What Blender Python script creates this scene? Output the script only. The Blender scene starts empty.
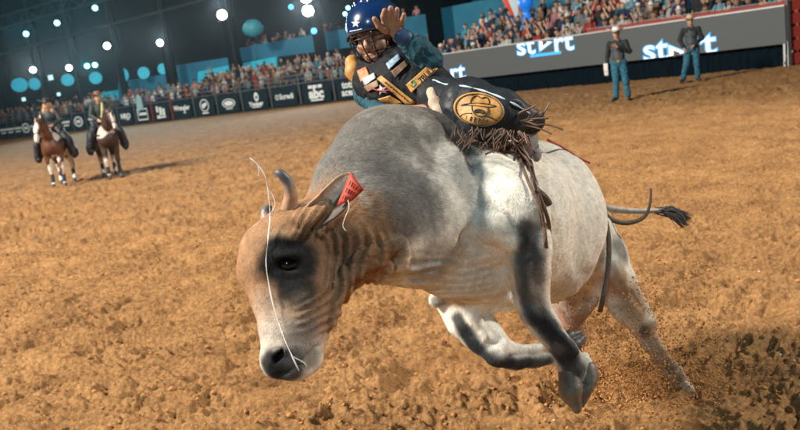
import bpy, bmesh, math, random, time
import numpy as np
from mathutils import Vector, Matrix
T0 = time.time()
random.seed(7); RNG = np.random.default_rng(7)
scene = bpy.context.scene
COL = scene.collection
R = math.radians

# ------------------------------------------------------------------ camera
CAM_H, FPX = 1.7, 800.0
PITCH, ROLL = R(10.5), R(7.8)
f_ = np.array([0, math.cos(PITCH), -math.sin(PITCH)])
u0 = np.array([0, math.sin(PITCH), math.cos(PITCH)])
x0 = np.array([1.0, 0, 0])
r_ = math.cos(ROLL)*x0 - math.sin(ROLL)*u0
u_ = math.sin(ROLL)*x0 + math.cos(ROLL)*u0
CPOS = np.array([0, 0, CAM_H])
cam = bpy.data.cameras.new('camera')
cam.sensor_width = 36; cam.lens = 36.0*FPX/800.0
cam.clip_start = 0.05; cam.clip_end = 600
cam.dof.use_dof = True; cam.dof.focus_distance = 2.75; cam.dof.aperture_fstop = 4.6
camo = bpy.data.objects.new('camera', cam); COL.objects.link(camo)
M = Matrix(((r_[0], u_[0], -f_[0], 0), (r_[1], u_[1], -f_[1], 0), (r_[2], u_[2], -f_[2], CAM_H), (0, 0, 0, 1)))
camo.matrix_world = M
scene.camera = camo

def P(px, py, d):
    """point of the place seen at photo pixel (px,py), d metres deep"""
    return CPOS + d*(f_ + (px-400)/FPX*r_ + (215-py)/FPX*u_)
def G(px, py, z=0.0):
    v = f_ + (px-400)/FPX*r_ + (215-py)/FPX*u_
    return CPOS + v*((z-CAM_H)/v[2])
def at_dist(px, py, y):
    """point on the ray whose world y is given"""
    v = f_ + (px-400)/FPX*r_ + (215-py)/FPX*u_
    return CPOS + v*(y/v[1])

# ------------------------------------------------------------------ night sky and light
SUN_DIR = Vector((-0.75, -0.12, 0.64)).normalized()      # towards the key floodlight
w = bpy.data.worlds.new('World'); scene.world = w; w.use_nodes = True
nt = w.node_tree; nt.nodes.clear()
wo = nt.nodes.new('ShaderNodeOutputWorld'); bg = nt.nodes.new('ShaderNodeBackground')
sky = nt.nodes.new('ShaderNodeTexSky'); sky.sky_type = 'NISHITA'; sky.sun_disc = False
sky.sun_elevation = R(-4); sky.sun_rotation = R(200)
mx = nt.nodes.new('ShaderNodeMix'); mx.data_type = 'RGBA'; mx.inputs['Factor'].default_value = 0.9
mx.inputs['B'].default_value = (0.012, 0.034, 0.048, 1)
nt.links.new(sky.outputs[0], mx.inputs['A']); nt.links.new(mx.outputs['Result'], bg.inputs['Color'])
bg.inputs['Strength'].default_value = 1.0
nt.links.new(bg.outputs[0], wo.inputs[0])
sl = bpy.data.lights.new('key_floodlight', 'SPOT'); sl.energy = 140000; sl.shadow_soft_size = 3.4; sl.spot_size = R(112); sl.spot_blend = 0.5; sl.color = (1.0, 0.93, 0.82)
so = bpy.data.objects.new('key_floodlight', sl); COL.objects.link(so)
so.location = Vector((0.2, 3, 1))+SUN_DIR*36; so.rotation_euler = (Vector(so.location)-Vector((-2, 22, 0))).to_track_quat('Z', 'Y').to_euler()
scene.view_settings.view_transform = 'Standard'; scene.view_settings.look = 'None'
scene.view_settings.exposure = 0.0; scene.view_settings.gamma = 1.0

# ------------------------------------------------------------------ helpers
def tag(o, label=None, cat=None, group=None, kind=None):
    if label: o['label'] = label
    if cat: o['category'] = cat
    if group: o['group'] = group
    if kind: o['kind'] = kind
    return o
def empty(name, loc, rz=0.0, scale=1.0):
    o = bpy.data.objects.new(name, None); COL.objects.link(o)
    o.location = loc; o.rotation_euler = (0, 0, rz); o.scale = (scale,)*3
    o.empty_display_size = 0.1
    return o
def copy_tree(o, parent=None):
    c = o.copy(); COL.objects.link(c)
    if parent is not None: c.parent = parent
    for ch in list(o.children): copy_tree(ch, c)
    return c

def mesh_obj(name, verts, faces, mat=None, parent=None, smooth=True, col=None, mats=None, midx=None):
    me = bpy.data.meshes.new(name)
    verts = np.asarray(verts, dtype=np.float32)
    if isinstance(faces, np.ndarray) and faces.ndim == 2:
        n, k = faces.shape
        me.vertices.add(len(verts)); me.vertices.foreach_set('co', verts.ravel())
        me.loops.add(n*k); me.loops.foreach_set('vertex_index', faces.astype(np.int32).ravel())
        me.polygons.add(n); me.polygons.foreach_set('loop_start', np.arange(0, n*k, k, dtype=np.int32))
        me.polygons.foreach_set('loop_total', np.full(n, k, dtype=np.int32))
        me.update(calc_edges=True)
    else:
        me.from_pydata([tuple(v) for v in verts], [], [tuple(f) for f in faces]); me.update()
    if smooth and len(me.polygons):
        me.polygons.foreach_set('use_smooth', np.ones(len(me.polygons), dtype=bool))
    if col is not None:
        at = me.color_attributes.new('Col', 'FLOAT_COLOR', 'POINT')
        c = np.ones((len(verts), 4), dtype=np.float32); c[:, :col.shape[1]] = col
        at.data.foreach_set('color', c.ravel())
    if mats:
        for m in mats: me.materials.append(m)
        me.polygons.foreach_set('material_index', np.asarray(midx, dtype=np.int32))
    elif mat: me.materials.append(mat)
    o = bpy.data.objects.new(name, me); COL.objects.link(o)
    if parent is not None: o.parent = parent
    return o

class MB:
    """collects simple solids, links them as one mesh"""
    def __init__(s): s.v = []; s.f = []
    def add(s, vs, fs):
        b = len(s.v); s.v += [tuple(v) for v in vs]; s.f += [tuple(i+b for i in f) for f in fs]
    def box(s, c, ax, ay, az):
        """c centre; ax, ay, az half vectors"""
        c, ax, ay, az = map(lambda q: np.asarray(q, float), (c, ax, ay, az))
        vs = [c+i*ax+j*ay+k*az for i in (-1, 1) for j in (-1, 1) for k in (-1, 1)]
        fs = [(0, 1, 3, 2), (4, 6, 7, 5), (0, 4, 5, 1), (2, 3, 7, 6), (0, 2, 6, 4), (1, 5, 7, 3)]
        if np.dot(np.cross(ax, ay), az) < 0: fs = [f[::-1] for f in fs]
        s.add(vs, fs)
    def bar(s, a, b, w, h=None, up=(0, 0, 1)):
        a = np.asarray(a, float); b = np.asarray(b, float); h = h or w
        t = b-a; L = np.linalg.norm(t); t /= L
        sd = np.cross(t, up)
        if np.linalg.norm(sd) < 1e-3: sd = np.cross(t, (1, 0, 0))
        sd /= np.linalg.norm(sd); uu = np.cross(sd, t)
        s.box((a+b)/2, t*L/2, sd*w/2, uu*h/2)
    def tube(s, pts, rad, n=8, cap=True, flat=1.0, fdir=None):
        pts = [np.asarray(p, float) for p in pts]
        if not hasattr(rad, '__len__'): rad = [rad]*len(pts)
        b = len(s.v); prev = None
        for i, p in enumerate(pts):
            t = pts[min(i+1, len(pts)-1)]-pts[max(i-1, 0)]
            t = t/(np.linalg.norm(t)+1e-9)
            if prev is None:
                a = np.asarray(fdir if fdir is not None else (0.3, 0.2, 0.93), float)
                if abs(np.dot(a, t)) > .95: a = np.array([1.0, 0, 0])
            else: a = prev
            a = a-np.dot(a, t)*t; a /= np.linalg.norm(a); prev = a
            c = np.cross(t, a)
            for k in range(n):
                th = 2*math.pi*k/n
                s.v.append(tuple(p+rad[i]*(math.cos(th)*a+flat*math.sin(th)*c)))
        for i in range(len(pts)-1):
            for k in range(n):
                k2 = (k+1) % n
                s.f.append((b+i*n+k, b+i*n+k2, b+(i+1)*n+k2, b+(i+1)*n+k))
        if cap:
            s.f.append(tuple(b+k for k in range(n))[::-1])
            s.f.append(tuple(b+(len(pts)-1)*n+k for k in range(n)))
    def lathe(s, prof, c=(0, 0, 0), n=24, sy=1.0, bend=None):
        """prof list of (r,z)"""
        b = len(s.v)
        for r, z in prof:
            for k in range(n):
                th = 2*math.pi*k/n
                x, y, zz = r*math.cos(th), r*sy*math.sin(th), z
                if bend: x, y, zz = bend(x, y, zz)
                s.v.append((c[0]+x, c[1]+y, c[2]+zz))
        for i in range(len(prof)-1):
            for k in range(n):
                k2 = (k+1) % n
                s.f.append((b+i*n+k, b+i*n+k2, b+(i+1)*n+k2, b+(i+1)*n+k))
    def build(s, name, mat=None, parent=None, smooth=False):
        return mesh_obj(name, s.v, s.f, mat, parent, smooth)

def bez(pts, n=40):
    """Catmull-Rom through points"""
    pts = [np.asarray(p, float) for p in pts]
    q = [2*pts[0]-pts[1]]+pts+[2*pts[-1]-pts[-2]]
    out = []
    seg = len(pts)-1
    for i in range(n+1):
        u = i/n*seg; k = min(int(u), seg-1); t = u-k
        a, b, c, d = q[k], q[k+1], q[k+2], q[k+3]
        out.append(0.5*((2*b)+(-a+c)*t+(2*a-5*b+4*c-d)*t*t+(-a+3*b-3*c+d)*t**3))
    return out

# gradient noise
_perm = np.random.default_rng(3).permutation(256); _perm = np.concatenate([_perm]*3)
_g3 = np.random.default_rng(5).normal(size=(256, 3)); _g3 /= np.linalg.norm(_g3, axis=1)[:, None]
def noise3(x, y, z):
    xi = np.floor(x).astype(int); yi = np.floor(y).astype(int); zi = np.floor(z).astype(int)
    xf = x-xi; yf = y-yi; zf = z-zi
    fu = lambda t: t*t*t*(t*(t*6-15)+10)
    u, v, w_ = fu(xf), fu(yf), fu(zf); out = 0
    for a in (0, 1):
        for b in (0, 1):
            for c in (0, 1):
                h = _perm[_perm[_perm[(xi+a) & 255]+((yi+b) & 255)]+((zi+c) & 255)]
                g = _g3[h]
                d = g[..., 0]*(xf-a)+g[..., 1]*(yf-b)+g[..., 2]*(zf-c)
                out = out+d*(u if a else 1-u)*(v if b else 1-v)*(w_ if c else 1-w_)
    return out*1.5
def noise2(x, y, s=0.5): return noise3(x, y, np.full_like(x, s))
def sstep(a, b, x):
    t = np.clip((x-a)/(b-a), 0, 1); return t*t*(3-2*t)

# ------------------------------------------------------------------ materials
def mat(name, color=(0.5, 0.5, 0.5), rough=0.6, metal=0.0, emit=None, estr=0.0, noise=0.0, nscale=40.0, bump=0.0, bscale=60.0,
        vcol=False, alpha=None, sheen=0.0, objcol=False, trans=0.0, sss=0.0, spec=None, coat=0.0):
    m = bpy.data.materials.new(name); m.use_nodes = True
    nt = m.node_tree; b = nt.nodes['Principled BSDF']; L = nt.links.new
    b.inputs['Roughness'].default_value = rough; b.inputs['Metallic'].default_value = metal
    b.inputs['Base Color'].default_value = (*color, 1)
    if spec is not None: b.inputs['Specular IOR Level'].default_value = spec
    if coat: b.inputs['Coat Weight'].default_value = coat
    if sheen: b.inputs['Sheen Weight'].default_value = sheen
    if trans: b.inputs['Transmission Weight'].default_value = trans
    if sss:
        b.inputs['Subsurface Weight'].default_value = sss; b.inputs['Subsurface Radius'].default_value = (0.01, 0.004, 0.002)
    if emit is not None:
        b.inputs['Emission Color'].default_value = (*emit, 1); b.inputs['Emission Strength'].default_value = estr
    src = None
    tc = nt.nodes.new('ShaderNodeTexCoord')
    if vcol:
        a = nt.nodes.new('ShaderNodeVertexColor'); a.layer_name = 'Col'; src = a.outputs['Color']
    elif objcol:
        a = nt.nodes.new('ShaderNodeObjectInfo'); src = a.outputs['Color']
    if noise:
        n = nt.nodes.new('ShaderNodeTexNoise'); n.inputs['Scale'].default_value = nscale; n.inputs['Detail'].default_value = 5
        L(tc.outputs['Object'], n.inputs['Vector'])
        mr = nt.nodes.new('ShaderNodeMapRange'); mr.inputs['From Min'].default_value = 0.3; mr.inputs['From Max'].default_value = 0.7
        mr.inputs['To Min'].default_value = 1-noise; mr.inputs['To Max'].default_value = 1+noise
        L(n.outputs['Fac'], mr.inputs['Value'])
        mm = nt.nodes.new('ShaderNodeMix'); mm.data_type = 'RGBA'; mm.blend_type = 'MULTIPLY'; mm.inputs['Factor'].default_value = 1
        if src is not None: L(src, mm.inputs['A'])
        else: mm.inputs['A'].default_value = (*color, 1)
        L(mr.outputs['Result'], mm.inputs['B']); src = mm.outputs['Result']
    if src is not None: L(src, b.inputs['Base Color'])
    if bump:
        n2 = nt.nodes.new('ShaderNodeTexNoise'); n2.inputs['Scale'].default_value = bscale; n2.inputs['Detail'].default_value = 6
        L(tc.outputs['Object'], n2.inputs['Vector'])
        bp = nt.nodes.new('ShaderNodeBump'); bp.inputs['Strength'].default_value = bump; bp.inputs['Distance'].default_value = 0.01
        L(n2.outputs['Fac'], bp.inputs['Height']); L(bp.outputs[0], b.inputs['Normal'])
    return m

# ------------------------------------------------------------------ signed distance sculpting
class SDF:
    def __init__(s): s.pr = []
    def rc(s, a, b, ra, rb, k=0.03, op='u', fl=None):
        s.pr.append(('rc', np.asarray(a, float), np.asarray(b, float), ra, rb, k, op, fl)); return s
    def sp(s, c, r, k=0.03, op='u', fl=None): return s.rc(c, np.asarray(c, float)+1e-5, r, r, k, op, fl)
    def chain(s, pts, k=0.03, op='u', fl=None):
        for (a, ra), (b, rb) in zip(pts[:-1], pts[1:]): s.rc(a, b, ra, rb, k, op, fl)
        return s
    def el(s, c, axes, k=0.03, op='u'):
        """axes: three orthogonal half-axis vectors"""
        s.pr.append(('el', np.asarray(c, float), [np.asarray(a, float) for a in axes], None, None, k, op, None)); return s
    def plane(s, c, n, k=0.01):
        """cuts away everything on the side n points to"""
        s.pr.append(('pl', np.asarray(c, float), np.asarray(n, float)/np.linalg.norm(n), None, None, k, 's', None)); return s
    @staticmethod
    def ev(p, X):
        if p[0] == 'rc':
            _, a, b, ra, rb, k, op, fl = p
            if fl is not None:
                ax = np.asarray(fl[0], float); ax = ax/np.linalg.norm(ax); sc = 1/fl[1]-1
                X = X+ax*(((X-a)@ax)*sc)[..., None]
                b = b+ax*(((b-a)@ax)*sc)
            ab = b-a; L2 = max(ab@ab, 1e-12)
            t = np.clip(((X-a)@ab)/L2, 0, 1)
            d = np.sqrt((((X-a)-t[..., None]*ab)**2).sum(-1))-(ra+(rb-ra)*t)
            if fl is not None: d = d*min(fl[1], 1)
            return d
        if p[0] == 'el':
            _, c, axs, _, _, k, op, _ = p
            q = X-c
            rr = [np.linalg.norm(a) for a in axs]
            u = [(q@(a/r)) for a, r in zip(axs, rr)]
            k0 = np.sqrt(sum((ui/r)**2 for ui, r in zip(u, rr)))
            k1 = np.sqrt(sum((ui/(r*r))**2 for ui, r in zip(u, rr)))
            return k0*(k0-1)/np.maximum(k1, 1e-6)
        if p[0] == 'pl': return -((X-p[1])@p[2])
    @staticmethod
    def comb(F, d, k, op):
        if op == 'u':
            h = np.maximum(k-np.abs(F-d), 0)/k
            return np.minimum(F, d)-h*h*k*0.25
        d = -d
        h = np.maximum(k-np.abs(F-d), 0)/k
        return np.maximum(F, d)+h*h*k*0.25
    def value(s, X):
        F = np.full(X.shape[:-1], 1.0)
        for p in s.pr: F = s.comb(F, s.ev(p, X), p[5], p[6])
        return F
    def bounds(s, p, m):
        if p[0] == 'rc':
            r = max(p[3], p[4])*(max(1, p[7][1]) if p[7] else 1)
            return np.minimum(p[1], p[2])-r-m, np.maximum(p[1], p[2])+r+m
        if p[0] == 'el':
            e = np.sqrt(sum(a*a for a in p[2])); return p[1]-e-m, p[1]+e+m
    def mesh(s, h, disp=None):
        bs = [s.bounds(p, 0.0) for p in s.pr if p[0] != 'pl' and p[6] == 'u']
        lo = np.min([b[0] for b in bs], axis=0)-3*h-0.01; hi = np.max([b[1] for b in bs], axis=0)+3*h+0.01
        n = np.ceil((hi-lo)/h).astype(int)+1
        F = np.full(n, 0.5, dtype=np.float32)
        ax = [lo[i]+h*np.arange(n[i]) for i in range(3)]
        for p in s.pr:
            if p[0] == 'pl': i0 = np.zeros(3, int); i1 = n
            else:
                a, b = s.bounds(p, p[5]+2.5*h)
                i0 = np.clip(np.floor((a-lo)/h).astype(int), 0, n); i1 = np.clip(np.ceil((b-lo)/h).astype(int)+1, 0, n)
            if (i1 <= i0).any(): continue
            gx, gy, gz = np.meshgrid(*[ax[i][i0[i]:i1[i]] for i in range(3)], indexing='ij')
            X = np.stack([gx, gy, gz], -1)
            sl = tuple(slice(i0[i], i1[i]) for i in range(3))
            F[sl] = s.comb(F[sl], s.ev(p, X), p[5], p[6])
        return surfnets(F, lo, h)

def surfnets(F, lo, h):
    S = F < 0
    n = np.array(F.shape)
    c = np.zeros(n-1, dtype=np.uint8)
    for a in (0, 1):
        for b in (0, 1):
            for d in (0, 1):
                c += S[a:n[0]-1+a, b:n[1]-1+b, d:n[2]-1+d]
    I = np.argwhere((c > 0) & (c < 8))
    idx = np.full(n-1, -1, dtype=np.int64); idx[tuple(I.T)] = np.arange(len(I))
    acc = np.zeros((len(I), 3)); cnt = np.zeros(len(I))
    cs = [(a, b, d) for a in (0, 1) for b in (0, 1) for d in (0, 1)]
    V = {o: F[I[:, 0]+o[0], I[:, 1]+o[1], I[:, 2]+o[2]] for o in cs}
    for o in cs:
        for axn in range(3):
            if o[axn]: continue
            q = list(o); q[axn] = 1; q = tuple(q)
            a, b = V[o], V[q]; m = (a < 0) != (b < 0)
            t = np.where(m, a/np.where(m, a-b, 1), 0)
            pos = np.tile(np.array(o, float), (len(I), 1)); pos[:, axn] = t
            acc[m] += pos[m]; cnt[m] += 1
    vts = lo+h*(I+acc/cnt[:, None])
    quads = []
    for axn in range(3):
        sa = [slice(None)]*3; sb = [slice(None)]*3
        sa[axn] = slice(0, n[axn]-1); sb[axn] = slice(1, n[axn])
        A, B = S[tuple(sa)], S[tuple(sb)]
        E = np.argwhere(A != B)
        u, v = (axn+1) % 3, (axn+2) % 3
        ok = (E[:, u] > 0) & (E[:, v] > 0) & (E[:, u] < n[u]-1) & (E[:, v] < n[v]-1)
        E = E[ok]
        def cell(du, dv):
            q = E.copy(); q[:, u] += du; q[:, v] += dv; return idx[tuple(q.T)]
        Q = np.stack([cell(-1, -1), cell(0, -1), cell(0, 0), cell(-1, 0)], 1)
        inside = A[tuple(E.T)]
        Q[~inside] = Q[~inside][:, ::-1]
        quads.append(Q)
    return vts, np.concatenate(quads)
def blobs(V, base, items, nz=0.25, nscale=9.0, seed=0.0):
    """hide painting: items (centre, radius, colour, softness, strength)"""
    c = np.tile(np.asarray(base, float), (len(V), 1))
    n = noise3(V[:, 0]*nscale+seed, V[:, 1]*nscale, V[:, 2]*nscale)+0.5*noise3(V[:, 0]*nscale*2.7, V[:, 1]*nscale*2.7+seed, V[:, 2]*nscale*2.7)
    for cen, rad, colr, soft, st in items:
        if len(np.shape(cen)) == 2:
            a, b = np.asarray(cen[0]), np.asarray(cen[1]); ab = b-a
            t = np.clip(((V-a)@ab)/(ab@ab), 0, 1); d = np.linalg.norm(V-a-t[:, None]*ab, axis=1)
        else: d = np.linalg.norm(V-np.asarray(cen), axis=1)
        d = d/rad+nz*n
        wgt = (1-sstep(1-soft, 1+soft, d))*st
        c = c*(1-wgt[:, None])+np.asarray(colr)*wgt[:, None]
    return c
def text_mesh(txt, size, bold=0.0, extr=0.004):
    cu = bpy.data.curves.new('lettering', 'FONT'); cu.body = txt; cu.size = size; cu.offset = bold; cu.extrude = extr
    cu.align_x = 'CENTER'; cu.align_y = 'CENTER'; cu.resolution_u = 3
    o = bpy.data.objects.new('lettering', cu)
    COL.objects.link(o)
    dg = bpy.context.evaluated_depsgraph_get()
    me = bpy.data.meshes.new_from_object(o.evaluated_get(dg))
    bpy.data.objects.remove(o); bpy.data.curves.remove(cu)
    return me
def frame_matrix(o, ex, ey):
    ex = np.asarray(ex, float); ex = ex/np.linalg.norm(ex)
    ey = np.asarray(ey, float); ey = ey-ex*(ey@ex); ey /= np.linalg.norm(ey)
    ez = np.cross(ex, ey)
    return Matrix(((ex[0], ey[0], ez[0], o[0]), (ex[1], ey[1], ez[1], o[1]), (ex[2], ey[2], ez[2], o[2]), (0, 0, 0, 1)))
UNSEEN_SPOTS = [((20, 5, 13.0), (0, 8, 0.5), 24000, (1.0, 0.93, 0.82)),   # unseen lamps without masts; the cool second one is added fill
          ((-5, -18, 11.0), (0, 5, 0.8), 6500, (0.55, 0.88, 1.0))]
HAZE, GLOW = 0.00018, 3600.0
# ================================================================== THE PLACE
# ---- ground: one sheet of churned dirt out past the stands
def ground_h(x, y):
    far = 1-sstep(14, 40, np.hypot(x, y))
    wx = x+0.16*noise2(x*2.1+5, y*2.1, 3.3); wy = y+0.16*noise2(x*2.1, y*2.1+9, 7.7)
    h = 0.050*noise2(x*0.7, y*0.7, 1.2)
    wx, wy = wx*.98+wy*.12, wy*.98-wx*.17; a = noise2(wx*3.1, wy*7.8, 0.5); h += 0.044*(1-np.abs(a)*2.2)
    a2 = noise2(wx*8.4+3, wy*17.5, 4.5); h += 0.036*(1-np.abs(a2)*2.0)
    a3 = noise2(wx*20, wy*38, 2.5); h += 0.018*(1-np.abs(a3)*2.0)
    h += 0.010*noise2(x*33, y*35, 2.1)+0.0055*noise2(x*70, y*72, 6.1)
    # hoof pits
    c = noise2(x*1.9+20, y*2.3+11, 9.5); h -= 0.085*sstep(0.34, 0.62, c)
    c = noise2(x*3.9+2, y*4.3+31, 1.5); h -= 0.050*sstep(0.36, 0.62, c)
    return h*(0.25+0.75*far)-0.03
def make_ground():
    rows = [2.6]
    while rows[-1] < 10: rows.append(rows[-1]*1.0021+0.0030)
    while rows[-1] < 30: rows.append(rows[-1]*1.0085)
    while rows[-1] < 110: rows.append(rows[-1]*1.05)
    ys = np.array(rows); n = 760
    t = np.linspace(-0.72, 0.72, n)
    X = t[None, :]*ys[:, None]; Y = np.repeat(ys[:, None], n, 1)
    Z = ground_h(X.ravel(), Y.ravel()).reshape(X.shape)
    V = np.stack([X, Y, Z], -1).reshape(-1, 3)
    m, k = X.shape
    i = np.arange(m-1)[:, None]*k+np.arange(k-1)[None, :]
    Fq = np.stack([i, i+1, i+k+1, i+k], -1).reshape(-1, 4)
    return V, Fq, (X, Y, Z)
def dirt_material():
    m = bpy.data.materials.new('arena dirt'); m.use_nodes = True; nt = m.node_tree; b = nt.nodes['Principled BSDF']; L = nt.links.new
    b.inputs['Roughness'].default_value = 0.95; b.inputs['Specular IOR Level'].default_value = 0.15
    tc = nt.nodes.new('ShaderNodeNewGeometry')
    def nz(s, d=6, r=0.65):
        n = nt.nodes.new('ShaderNodeTexNoise'); n.inputs['Scale'].default_value = s; n.inputs['Detail'].default_value = d
        n.inputs['Roughness'].default_value = r; L(tc.outputs['Position'], n.inputs['Vector']); return n
    n1, n2, n3 = nz(1.6, 8, .7), nz(34, 6, .75), nz(140, 4)
    cr = nt.nodes.new('ShaderNodeValToRGB'); e = cr.color_ramp.elements
    e[0].position = 0.36; e[0].color = (0.120, 0.050, 0.017, 1); e[1].position = 0.63; e[1].color = (0.50, 0.270, 0.110, 1)
    mm = nt.nodes.new('ShaderNodeMix'); mm.data_type = 'FLOAT'; mm.inputs['Factor'].default_value = 0.62
    L(n1.outputs['Fac'], mm.inputs['A']); L(n2.outputs['Fac'], mm.inputs['B'])
    L(mm.outputs['Result'], cr.inputs['Fac']); L(cr.outputs['Color'], b.inputs['Base Color'])
    ad = nt.nodes.new('ShaderNodeMath'); ad.operation = 'ADD'; L(n2.outputs['Fac'], ad.inputs[0])
    ml = nt.nodes.new('ShaderNodeMath'); ml.operation = 'MULTIPLY'; ml.inputs[1].default_value = 0.5
    L(n3.outputs['Fac'], ml.inputs[0]); L(ml.outputs[0], ad.inputs[1])
    bp = nt.nodes.new('ShaderNodeBump'); bp.inputs['Strength'].default_value = 0.9; bp.inputs['Distance'].default_value = 0.02
    L(ad.outputs[0], bp.inputs['Height']); L(bp.outputs[0], b.inputs['Normal'])
    return m
DIRT = dirt_material()
V, Fq, GR = make_ground()
g = mesh_obj('ground', V, Fq, DIRT); tag(g, kind='structure')
bmo = MB(); z = -0.12
bmo.add([(-260, -60, z), (260, -60, z), (260, 260, z), (-260, 260, z)], [(0, 1, 2, 3)])
g2 = bmo.build('arena_floor', DIRT); tag(g2, kind='structure')

# ---- loose clods and pale wood chips on the dirt
MCLOD = mat('dirt clod', (0.36, 0.17, 0.065), 0.95, noise=0.3, nscale=30, spec=0.1)
MCHIP = mat('pale wood chip', (0.75, 0.68, 0.58), 0.8)
def scatter(n, rmin, rmax, name, m, ylim, seedf):
    rr = np.random.default_rng(seedf); mb = MB()
    for _ in range(n):
        y = ylim[0]*(ylim[1]/ylim[0])**rr.random(); x = (rr.random()*1.3-0.65)*y
        s = rmin+(rmax-rmin)*rr.random()**3
        z = float(ground_h(np.array([x]), np.array([y]))[0])+s*0.3
        vs = []
        for q in [(1, 0, 0), (0, 1, 0), (-1, 0, 0), (0, -1, 0), (0, 0, 1), (0, 0, -1)]:
            k = s*(0.6+0.7*rr.random()); vs.append((x+q[0]*k, y+q[1]*k, z+q[2]*k*0.8))
        mb.add(vs, [(0, 1, 4), (1, 2, 4), (2, 3, 4), (3, 0, 4), (1, 0, 5), (2, 1, 5), (3, 2, 5), (0, 3, 5)])
    o = mb.build(name, m, None, True); return o
tag(scatter(5200, 0.004, 0.022, 'dirt_clods', MCLOD, (3.0, 14), 11), 'loose crumbs of orange dirt lying all over the churned arena floor', 'dirt', kind='stuff')
tag(scatter(150, 0.004, 0.011, 'wood_chips', MCHIP, (3.2, 22), 12), 'small pale chips scattered over the orange dirt', 'chips', kind='stuff')

# ---- lines of fence and barrier
FA, FB = G(-40, 144.6), G(432, 90.6)
BA, BB = G(424, 99.8), G(790, 65.5)
def planar(p0, p1, off):
    t = (p1-p0)/np.linalg.norm(p1-p0); nrm = np.array([-t[1], t[0], 0.0])
    if nrm[1] < 0: nrm = -nrm
    q = p0+nrm*off
    def hit(px, py):
        v = f_+(px-400)/FPX*r_+(215-py)/FPX*u_
        s = ((q-CPOS)@nrm)/(v@nrm); return CPOS+v*s
    return hit, t, nrm
fh, ft, fn = planar(FA, FB, 0.0)
bh, bt, bn = planar(BA, BB, 0.0)
ZUP = np.array([0, 0, 1.0])
def fbase(px):          # point of the fence foot in image column px
    p = fh(px, 140-0.1143*px); return np.array([p[0], p[1], 0.0])
def bbase(px):
    p = bh(px, 99.8-(px-424)*0.0937); return np.array([p[0], p[1], 0.0])

MSTEEL = mat('dull galvanised steel', (0.16, 0.19, 0.20), 0.5, 0.6)
MRED = mat('red painted steel', (0.28, 0.03, 0.02), 0.6)
MBAN = mat('dark teal banner cloth', (0.006, 0.020, 0.027), 0.8, noise=0.2, nscale=6, spec=.1)
MWHITE = mat('white print', (0.80, 0.86, 0.88), 0.6)
FH = 2.0
fence = empty('arena_fence', tuple(fbase(200)))
tag(fence, 'long steel rail fence hung with dark sponsor banners along the left side of the arena', 'fence')
fbi = np.array(fence.location)
posts = [3, 10, 17, 25, 33, 42, 52, 63, 75, 88, 103, 120, 137, 154, 173.5, 196, 219, 244, 273, 302, 336, 372, 412]
def rel(o, *ps): return [np.asarray(p)-np.array(o.location) for p in ps]
redp = {154, 173.5, 3}
for px in posts:
    b = fbase(px)-fbi; mb = MB()
    mb.bar(b, b+ZUP*(FH+0.05), 0.09, 0.09, up=tuple(ft)); mb.bar(b+ZUP*0.05, b+ZUP*0.05-fn*0.35+fn*0.0, 0.05)
    o = mb.build('post', MRED if px in redp else MSTEEL, fence)
    if px in redp: o['label'] = 'rusty red painted fence post'
for hh in (1.98, 1.70, 1.42):
    mb = MB(); mb.bar(fbase(-30)-fbi+ZUP*hh-fn*0.05, fbase(428)-fbi+ZUP*hh-fn*0.05, 0.05, 0.06); mb.build('rail', MSTEEL, fence)
def put_text(txt, size, o, ex, ey, m, parent, name='lettering', bold=0.0, extr=0.004, sx=1.0):
    me = text_mesh(txt, size, bold, extr); me.materials.clear(); me.materials.append(m)
    ob = bpy.data.objects.new(name, me); COL.objects.link(ob)
    ob.matrix_world = frame_matrix(o, ex, ey) @ Matrix.Scale(sx, 4, (1, 0, 0))
    if parent is not None:
        ob.parent = parent; ob.matrix_parent_inverse = Matrix.Identity(4)
        ob.matrix_basis = Matrix.Translation(-Vector(parent.location)) @ frame_matrix(o, ex, ey) @ Matrix.Scale(sx, 4, (1, 0, 0))
    return ob
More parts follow.
